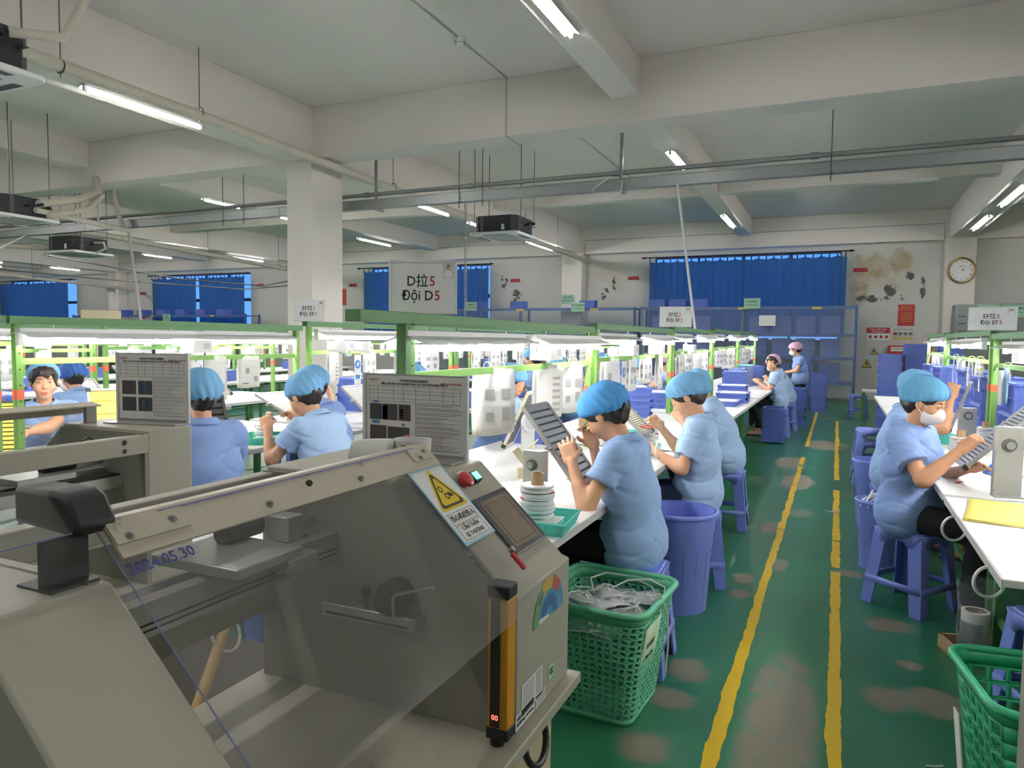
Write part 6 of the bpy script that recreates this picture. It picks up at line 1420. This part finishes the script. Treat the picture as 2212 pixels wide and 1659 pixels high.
# the panes carry a blue tint
wg = MATS['window_glass'].node_tree
for nd in wg.nodes:
    if nd.type == 'BSDF_TRANSPARENT': nd.inputs[0].default_value = S(176,210,250)
q_ = random.Random(4)
for i, (x0, x1) in enumerate(WINS):
    b = MB(); fr = .05; yy = YB+.1
    b.box((x0, yy, WZ0), (x1, yy+.06, WZ0+fr)); b.box((x0, yy, WZ1-fr), (x1, yy+.06, WZ1)); b.box((x0, yy, (WZ0+WZ1)/2+.12), (x1, yy+.06, (WZ0+WZ1)/2+.24))
    n_ = 4
    for k_ in range(n_+1):
        xx = x0+(x1-x0)*k_/n_; b.box((xx-.03 if k_ else xx, yy, WZ0), (xx+.03 if k_ < n_ else xx, yy+.06, WZ1))
    w_ = struct('window_%d' % (i+1), b, 'window_frame', smooth=None)
    for k_ in range(n_):
        xa = x0+(x1-x0)*k_/n_+.03; xb = x0+(x1-x0)*(k_+1)/n_-.03
        for za, zb in ((WZ0+fr, (WZ0+WZ1)/2+.12), ((WZ0+WZ1)/2+.24, WZ1-fr)): MB().box((xa, yy+.025, za), (xb, yy+.032, zb)).build('pane', 'window_glass', w_, smooth=None)
    lab = ['the widest curtained window beside the stained wall', 'the curtained window right of the square column', 'the curtained window left of the square column', 'the darker curtained window at the far left'][i]
    t = thing('curtain_rod', 'black curtain rod with spear finials over '+lab, 'curtain rod', ((x0+x1)/2, YB-.4, 3.97))
    MB().cyl((x0-.18, YB-.4, 3.97), (x1+.18, YB-.4, 3.97), .018, n=10).build('rod', 'rod_black', t, world=True)
    for s_, xx in ((-1, x0-.18), (1, x1+.18)): MB().lathe([(.018, 0), (.034, .03), (.03, .07), (.001, .15)], n=10, M=T(xx, YB-.4, 3.97) @ RY(s_*pi/2)).build('finial', 'rod_black', t, world=True)
    # panels between rod gaps, each with folds and scalloped top
    cuts = {0: [x0-.08, x0+2.58, x1+.12], 1: [x0-.05, x0+2.4, x1+.1], 2: [x0-.1, x0+2.42, x0+2.58, x1+.02], 3: [x0-.1, x0+2.4, x1-.02]}[i]
    segs = list(zip(cuts[:-1], cuts[1:]))
    if i == 2: segs = [segs[0], segs[2]]
    for j, (xa, xb) in enumerate(segs):
        ph = q_.uniform(0, 6); nf = int((xb-xa)/.2)
        def fold(u, v):
            a = 2*pi*nf*u+ph+.6*sin(3*u); amp = .028+.02*(1-v)
            zt = 3.87-.05*abs(sin(pi*u*nf*.5))**.6; zb = 1.75; gap = .03*sin(v*5+j) if u in (0, 1) else 0
            pin = (.04*(1-v)*v*4*(u-.5)) if i == 2 else 0
            return (xa+(xb-xa)*u-pin+.012*sin(a*2), YB-.36+amp*sin(a), zb+(zt-zb)*v)
        o_ = MB().grid(fold, nf*8, 10).build('curtain', 'curtain_blue', None, smooth=70)
        for k_ in range(nf+1):
            xx = xa+.02+(xb-xa-.04)*k_/nf; MB().box((xx-.018, YB-.385, 3.8), (xx+.018, YB-.378, 3.995)).build('tab', 'curtain_blue', o_, smooth=None)
        tag(o_, '%s blue curtain of %s' % (['first', 'second', 'third'][j], lab), 'curtain', 'blue window curtains')
# ================================================================ film covered racks along the far wall
def rack(lab, x0, x1, y0, y1, z1, levels, boxes, filmed=True, top=()):
    t = thing('storage_rack', lab, 'rack', ((x0+x1)/2, (y0+y1)/2, 0))
    for x_ in (x0, (x0+x1)/2, x1):
        for y_ in (y0, y1): MB().box((x_-.03, y_-.03, 0), (x_+.03, y_+.03, z1)).build('upright', 'blue_frame', t, world=True)
    for z in levels:
        MB().box((x0, y0, z-.03), (x1, y1, z)).build('shelf', 'blue_frame', t, world=True); MB().box((x0, y0-.035, z-.07), (x1, y0-.02, z+.01)).build('shelf_lip', 'blue_frame', t, world=True)
    if filmed:
        n_ = int((x1-x0)*5)
        MB().grid(lambda u, v: (x0+(x1-x0)*u, y0-.06+.015*sin(u*n_*2.1+v*4)+.01*sin(v*11+u*7), .12+(z1-.14)*v), n_*2, 10).build('plastic_film', 'hazy_plastic', t, world=True, smooth=60)
    for k_ in range(3):
        xx = x0+(x1-x0)*(k_+.5)/3; MB().box((xx-.12, y0-.068, z1-.1), (xx+.12, y0-.063, z1-.04)).build('shelf_tag', 'yellow_label', t, world=True, smooth=None)
    short = lab.replace('the long blue rack wrapped in plastic film under the widest curtains', 'the filmed rack under the widest curtains').replace('the blue film covered rack between the two middle windows', 'the filmed rack between the middle windows'); ct = {}
    for (x_, z, n_, kind) in boxes:
        ct[z] = ct.get(z, -1)+1
        for j in range(n_): put_crate(kind, x_, (y0+y1)/2, z+j*.245, pi/2, '%s %sblue crate along the %s shelf of %s' % (ORD[ct[z]], ('upper ' if j else 'lower ') if n_ > 1 else '', {.5: 'bottom', 1.15: 'middle', 1.75: 'upper'}[z], short), 'crates inside '+short)
    return t
rack('the long blue rack wrapped in plastic film under the widest curtains', -5.2, .4, 20.4, 21.05, 2.5, (.5, 1.15, 1.75, 2.47), [(x_, z, n_, 'deep') for z, n_ in ((.5, 2), (1.15, 2), (1.75, 2)) for x_ in (-4.7, -4.1, -3.5, -2.0, -1.4, -.8, -.2)])
rack('the blue film covered rack between the two middle windows', -12.6, -5.4, 20.4, 21.05, 2.5, (.5, 1.15, 1.75, 2.47), [(x_, 1.75, 1, 'deep') for x_ in (-12, -10.5, -9, -7)])
rack('the blue rack behind the EF1 row at the left', -30, -20.2, 20.3, 21.0, 2.35, (.5, 1.15, 1.75, 2.3), [], False)
for i, (x_, z) in enumerate([(-10.6, 2.47), (-9.2, 2.47), (-6.9, 2.47), (-4.8, 2.47), (-4.2, 2.47), (-3.6, 2.47)]): put_crate('deep', x_, 20.7, z, pi/2, '%s blue crate standing on top of the film covered racks' % ORD[i], 'crates on top of the far racks')
for i in range(8): put_crate('deep', -29.3+1.1*i, 20.6, 2.3, pi/2, '%s blue crate on top of the rack at the far left' % ORD[i], 'crates on top of the left rack', 'paper')
def placard(lab, c, w_, h_, m_, lines, cat='sign', ink='ink', rz=0, sz=.05):
    t = thing('placard', lab, cat, c, rz); MB().box((-w_/2, 0, -h_/2), (w_/2, .008, h_/2)).build('plate', m_, t, smooth=None)
    for l_, z, s_ in lines: text('lettering', l_, s_, ink, t, frameM((0, -.0006, z), (1, 0, 0), (0, 0, 1)), .0008)
    return t
grp = 'pale green rack placards'
for i, (x_, z, l1, l2) in enumerate([(-7.7, 2.79, '辅料仓库区', 'Khu để hàng phụ liệu'), (-10.7, 2.55, '待检物料区', 'Khu hàng chờ kiểm'), (-7.1, 2.5, '生产工具放置区', 'Khu để dụng cụ'), (-2.15, 2.56, '待检成品区', 'Khu thành phẩm'), (-24.3, 2.22, '退货区', 'Khu trả hàng'), (-1.75, 2.1, '', '')]):
    y_ = YB-.435 if i == 0 else 20.3 if i != 4 else 20.25
    placard('%s placard reading %s' % ('pale green' if i < 5 else 'blank white', l2) if l2 else 'blank white placard hung on the film covered rack', (x_, y_, z), .42, .28, 'sticker_green' if i < 5 else 'paper', [(l1, .05, .06), (l2, -.04, .045)] if l1 else [])
for x_, l1, l2 in ((3.25, '中小五金区', 'Khu để hàng kim khí'), (3.75, '生产工具放置区', 'Khu để dụng cụ ra vào')): placard('pale green placard reading %s above the grey cupboard' % l2, (x_, 20.4, 2.33), .44, .3, 'sticker_green', [(l1, .06, .06), (l2, -.03, .042)])
placard('red fire notice poster on the stained wall', (1.6, YB-.012, 2.28), .38, .56, 'sticker_red', [('NỘI QUY', .2, .06), ('PHÒNG CHÁY CHỮA CHÁY', .14, .026)]+[('▬'*9, .06-.045*k_, .028) for k_ in range(6)], 'poster', 'yellow_label')
t = placard('white and red fire hydrant notice on the stained wall', (.96, YB-.012, 1.78), .56, .34, 'paper', [], 'poster'); MB().box((-.28, -.001, .02), (.28, 0, .17)).build('red_band', 'ink_red', t, smooth=None); text('lettering', 'Họng chữa cháy', .06, 'sign_white', t, frameM((0, -.0015, .125), (1, 0, 0), (0, 0, 1)), .001); text('lettering', 'Fire hydrant', .06, 'sign_white', t, frameM((0, -.0015, .06), (1, 0, 0), (0, 0, 1)), .001)
for k_ in range(4): MB().box((-.22+.13*k_, -.001, -.11), (-.15+.13*k_, 0, -.04)).build('pictogram', 'ink_red', t, smooth=None)
t = placard('pale fire order poster beside the hydrant notice', (1.55, YB-.012, 1.77), .52, .34, 'grey_paper', [('TIÊU LỆNH CHỮA CHÁY', .13, .042)], 'poster')
for k_ in range(4): MB().box((-.23+.12*k_, -.001, -.02), (-.14+.12*k_, 0, .06)).build('pictogram', 'ink_red' if k_ == 0 else 'ink_grey', t, smooth=None); MB().box((-.23+.12*k_, -.001, -.14), (-.14+.12*k_, 0, -.06)).build('pictogram', 'yellow_label', t, smooth=None)
t = thing('hydrant_box', 'red fire hydrant box with a white name strip on the wall', 'cabinet', (1.7, YB-.003, .5)); MB().box((-.5, -.25, 0), (.5, 0, .98)).build('body', 'sticker_red', t, bevel=.01); MB().box((-.46, -.262, .05), (.46, -.25, .8)).build('door', 'sticker_red', t, bevel=.005); MB().box((-.44, -.256, .83), (.44, -.25, .94)).build('name_strip', 'paper', t, smooth=None); text('lettering', 'HƯỚNG DẪN SỬ DỤNG', .06, 'ink', t, frameM((-.1, -.2565, .89), (1, 0, 0), (0, 0, 1)), .0008)
for x_, z, h_, lab in ((.88, 1.32, .22, 'framed yellow warning triangle plate above two loose triangles'), (.72, .98, .26, 'yellow electric warning triangle, the one next to the film covered rack'), (1.17, .97, .26, 'yellow electric warning triangle, the one next to the hydrant box')):
    t = thing('warning_plate', lab, 'sign', (x_, YB-.012, z)); MB().box((-.2 if h_ < .25 else -.16, 0, -.16), (.2 if h_ < .25 else .16, .008, .16)).build('plate', 'grey_paper', t, smooth=None)
    for s_, m_, e in ((1, 'ink', .001), (.82, 'yellow_label', .002)): MB().add([(-h_*.5*s_, -e, -h_*.42*s_), (h_*.5*s_, -e, -h_*.42*s_), (0, -e, h_*.5*s_)], [(0, 1, 2)]).build('triangle', m_, t, smooth=None)
    MB().add([(-.02, -.003, .04), (.02, -.003, .05), (.0, -.003, .0), (.025, -.003, -.005), (-.02, -.003, -.075), (-.005, -.003, -.02), (-.03, -.003, -.015)], [tuple(range(7))]).build('bolt_symbol', 'ink', t, smooth=None)
# wall clock
t = thing('wall_clock', 'oval white wall clock with a bronze rim on the pilaster', 'clock', (2.74, YB-.43, 3.38)); t.rotation_euler = (0, 0, 0)
a_, c_ = .285, .30
ring = lambda k_, y_: [(a_*k_*cos(2*pi*i/48), y_, c_*k_*sin(2*pi*i/48)) for i in range(48)]
MB().tube(ring(1, -.02), .028, 8, closed=True).build('rim', 'gold_trim', t, smooth=60); MB().add(ring(.98, -.012), [tuple(range(48))]).build('dial', 'sign_white', t, smooth=None, solid=.01)
for i in range(12):
    a = radians(90-30*(i+1)); text('numeral', str(i+1), .075, 'gold_trim', t, frameM((a_*.76*cos(a), -.02, c_*.76*sin(a)), (1, 0, 0), (0, 0, 1)), .001)
for a, L_, w_ in ((radians(88), .12, .006), (radians(-2), .1, .006)): pass
MB().add([(-.004, -.024, 0), (.1, -.024, .095), (.106, -.024, .09), (.004, -.024, -.004)], [(0, 1, 2, 3)]).build('minute_hand', 'ink', t, smooth=None); MB().add([(0, -.023, .006), (.085, -.023, .0), (.085, -.023, -.006), (0, -.023, -.006)], [(0, 1, 2, 3)]).build('hour_hand', 'ink', t, smooth=None); MB().box((-.05, -.021, .09), (.03, -.02, .104)).build('maker_bar', 'ink', t, smooth=None)
# grey cupboard behind EF3
t = thing('cupboard', 'tall weathered grey cupboard by the far pilaster', 'cabinet', (3.3, 20.8, 0)); MB().box((-.72, -.35, 0), (1.2, .3, 2.5)).build('body', 'galv', t, bevel=.01)
for x_ in (-.72, .24): MB().box((x_+.03, -.365, .1), (x_+.93, -.35, 2.44)).build('door', 'galv', t, bevel=.005)
for i in range(6): MB().box((-.66, -.372, 1.3+.18*i), (-.5, -.365, 1.32+.18*i)).build('vent_slot', 'slot_dark', t, smooth=None)
# little red strips on the wall
for i, (x_, z, lab) in enumerate([(-5.75, 3.43, 'small red strip label left of the widest window'), (.47, 3.5, 'small red strip label on the stained plaster'), (-9.7, 3.45, 'small red strip label right of the second window'), (-16.2, 3.43, 'small red strip label left of the second window'), (-20.6, 3.52, 'small red strip label right of the third window'), (-27.2, 3.3, 'small red strip label left of the third window')]):
    t = thing('strip_label', lab, 'label', (x_, YB-.008, z)); MB().box((-.17, 0, -.045), (.17, .006, .045)).build('strip', 'sticker_red', t, smooth=None); MB().box((-.2, 0, -.06), (.2, .006, -.045)).build('strip_edge', 'slot_dark', t, smooth=None)
for x_, z, h_, lab in ((-16.7, 3.0, .6, 'red poster edge peeping out beside the square column'), (-27.2, 2.4, .35, 'small red poster beside the far left pilaster')): placard(lab, (x_, YB-.012, z), .4, h_, 'sticker_red', [], 'poster')
t = thing('emergency_lamp', 'twin headed emergency lamp on the far left pilaster', 'lamp', (-28.6, YB-.44, 3.35)); MB().box((-.15, -.02, -.2), (.15, .05, 0)).build('battery_box', 'white_metal', t)
for s_ in (-1, 1): MB().lathe([(.001, 0), (.06, .0), (.09, .06), (.001, .06)], n=14, M=T(s_*.13, -.03, .1) @ RX(pi/2)).build('lamp_head', 'grille', t)
# green inspection table and floor bits far down the aisle
t = thing('inspection_table', 'small green table with a white top near the hydrant box', 'table', (.72, 15.9, 0)); MB().box((-.25, -.3, .56), (.25, .3, .59)).build('table_top', 'bench_top', t)
for sx in (-1, 1):
    for sy in (-1, 1): MB().box((sx*.22-.02, sy*.27-.02, 0), (sx*.22+.02, sy*.27+.02, .56)).build('leg', 'leg_green', t)
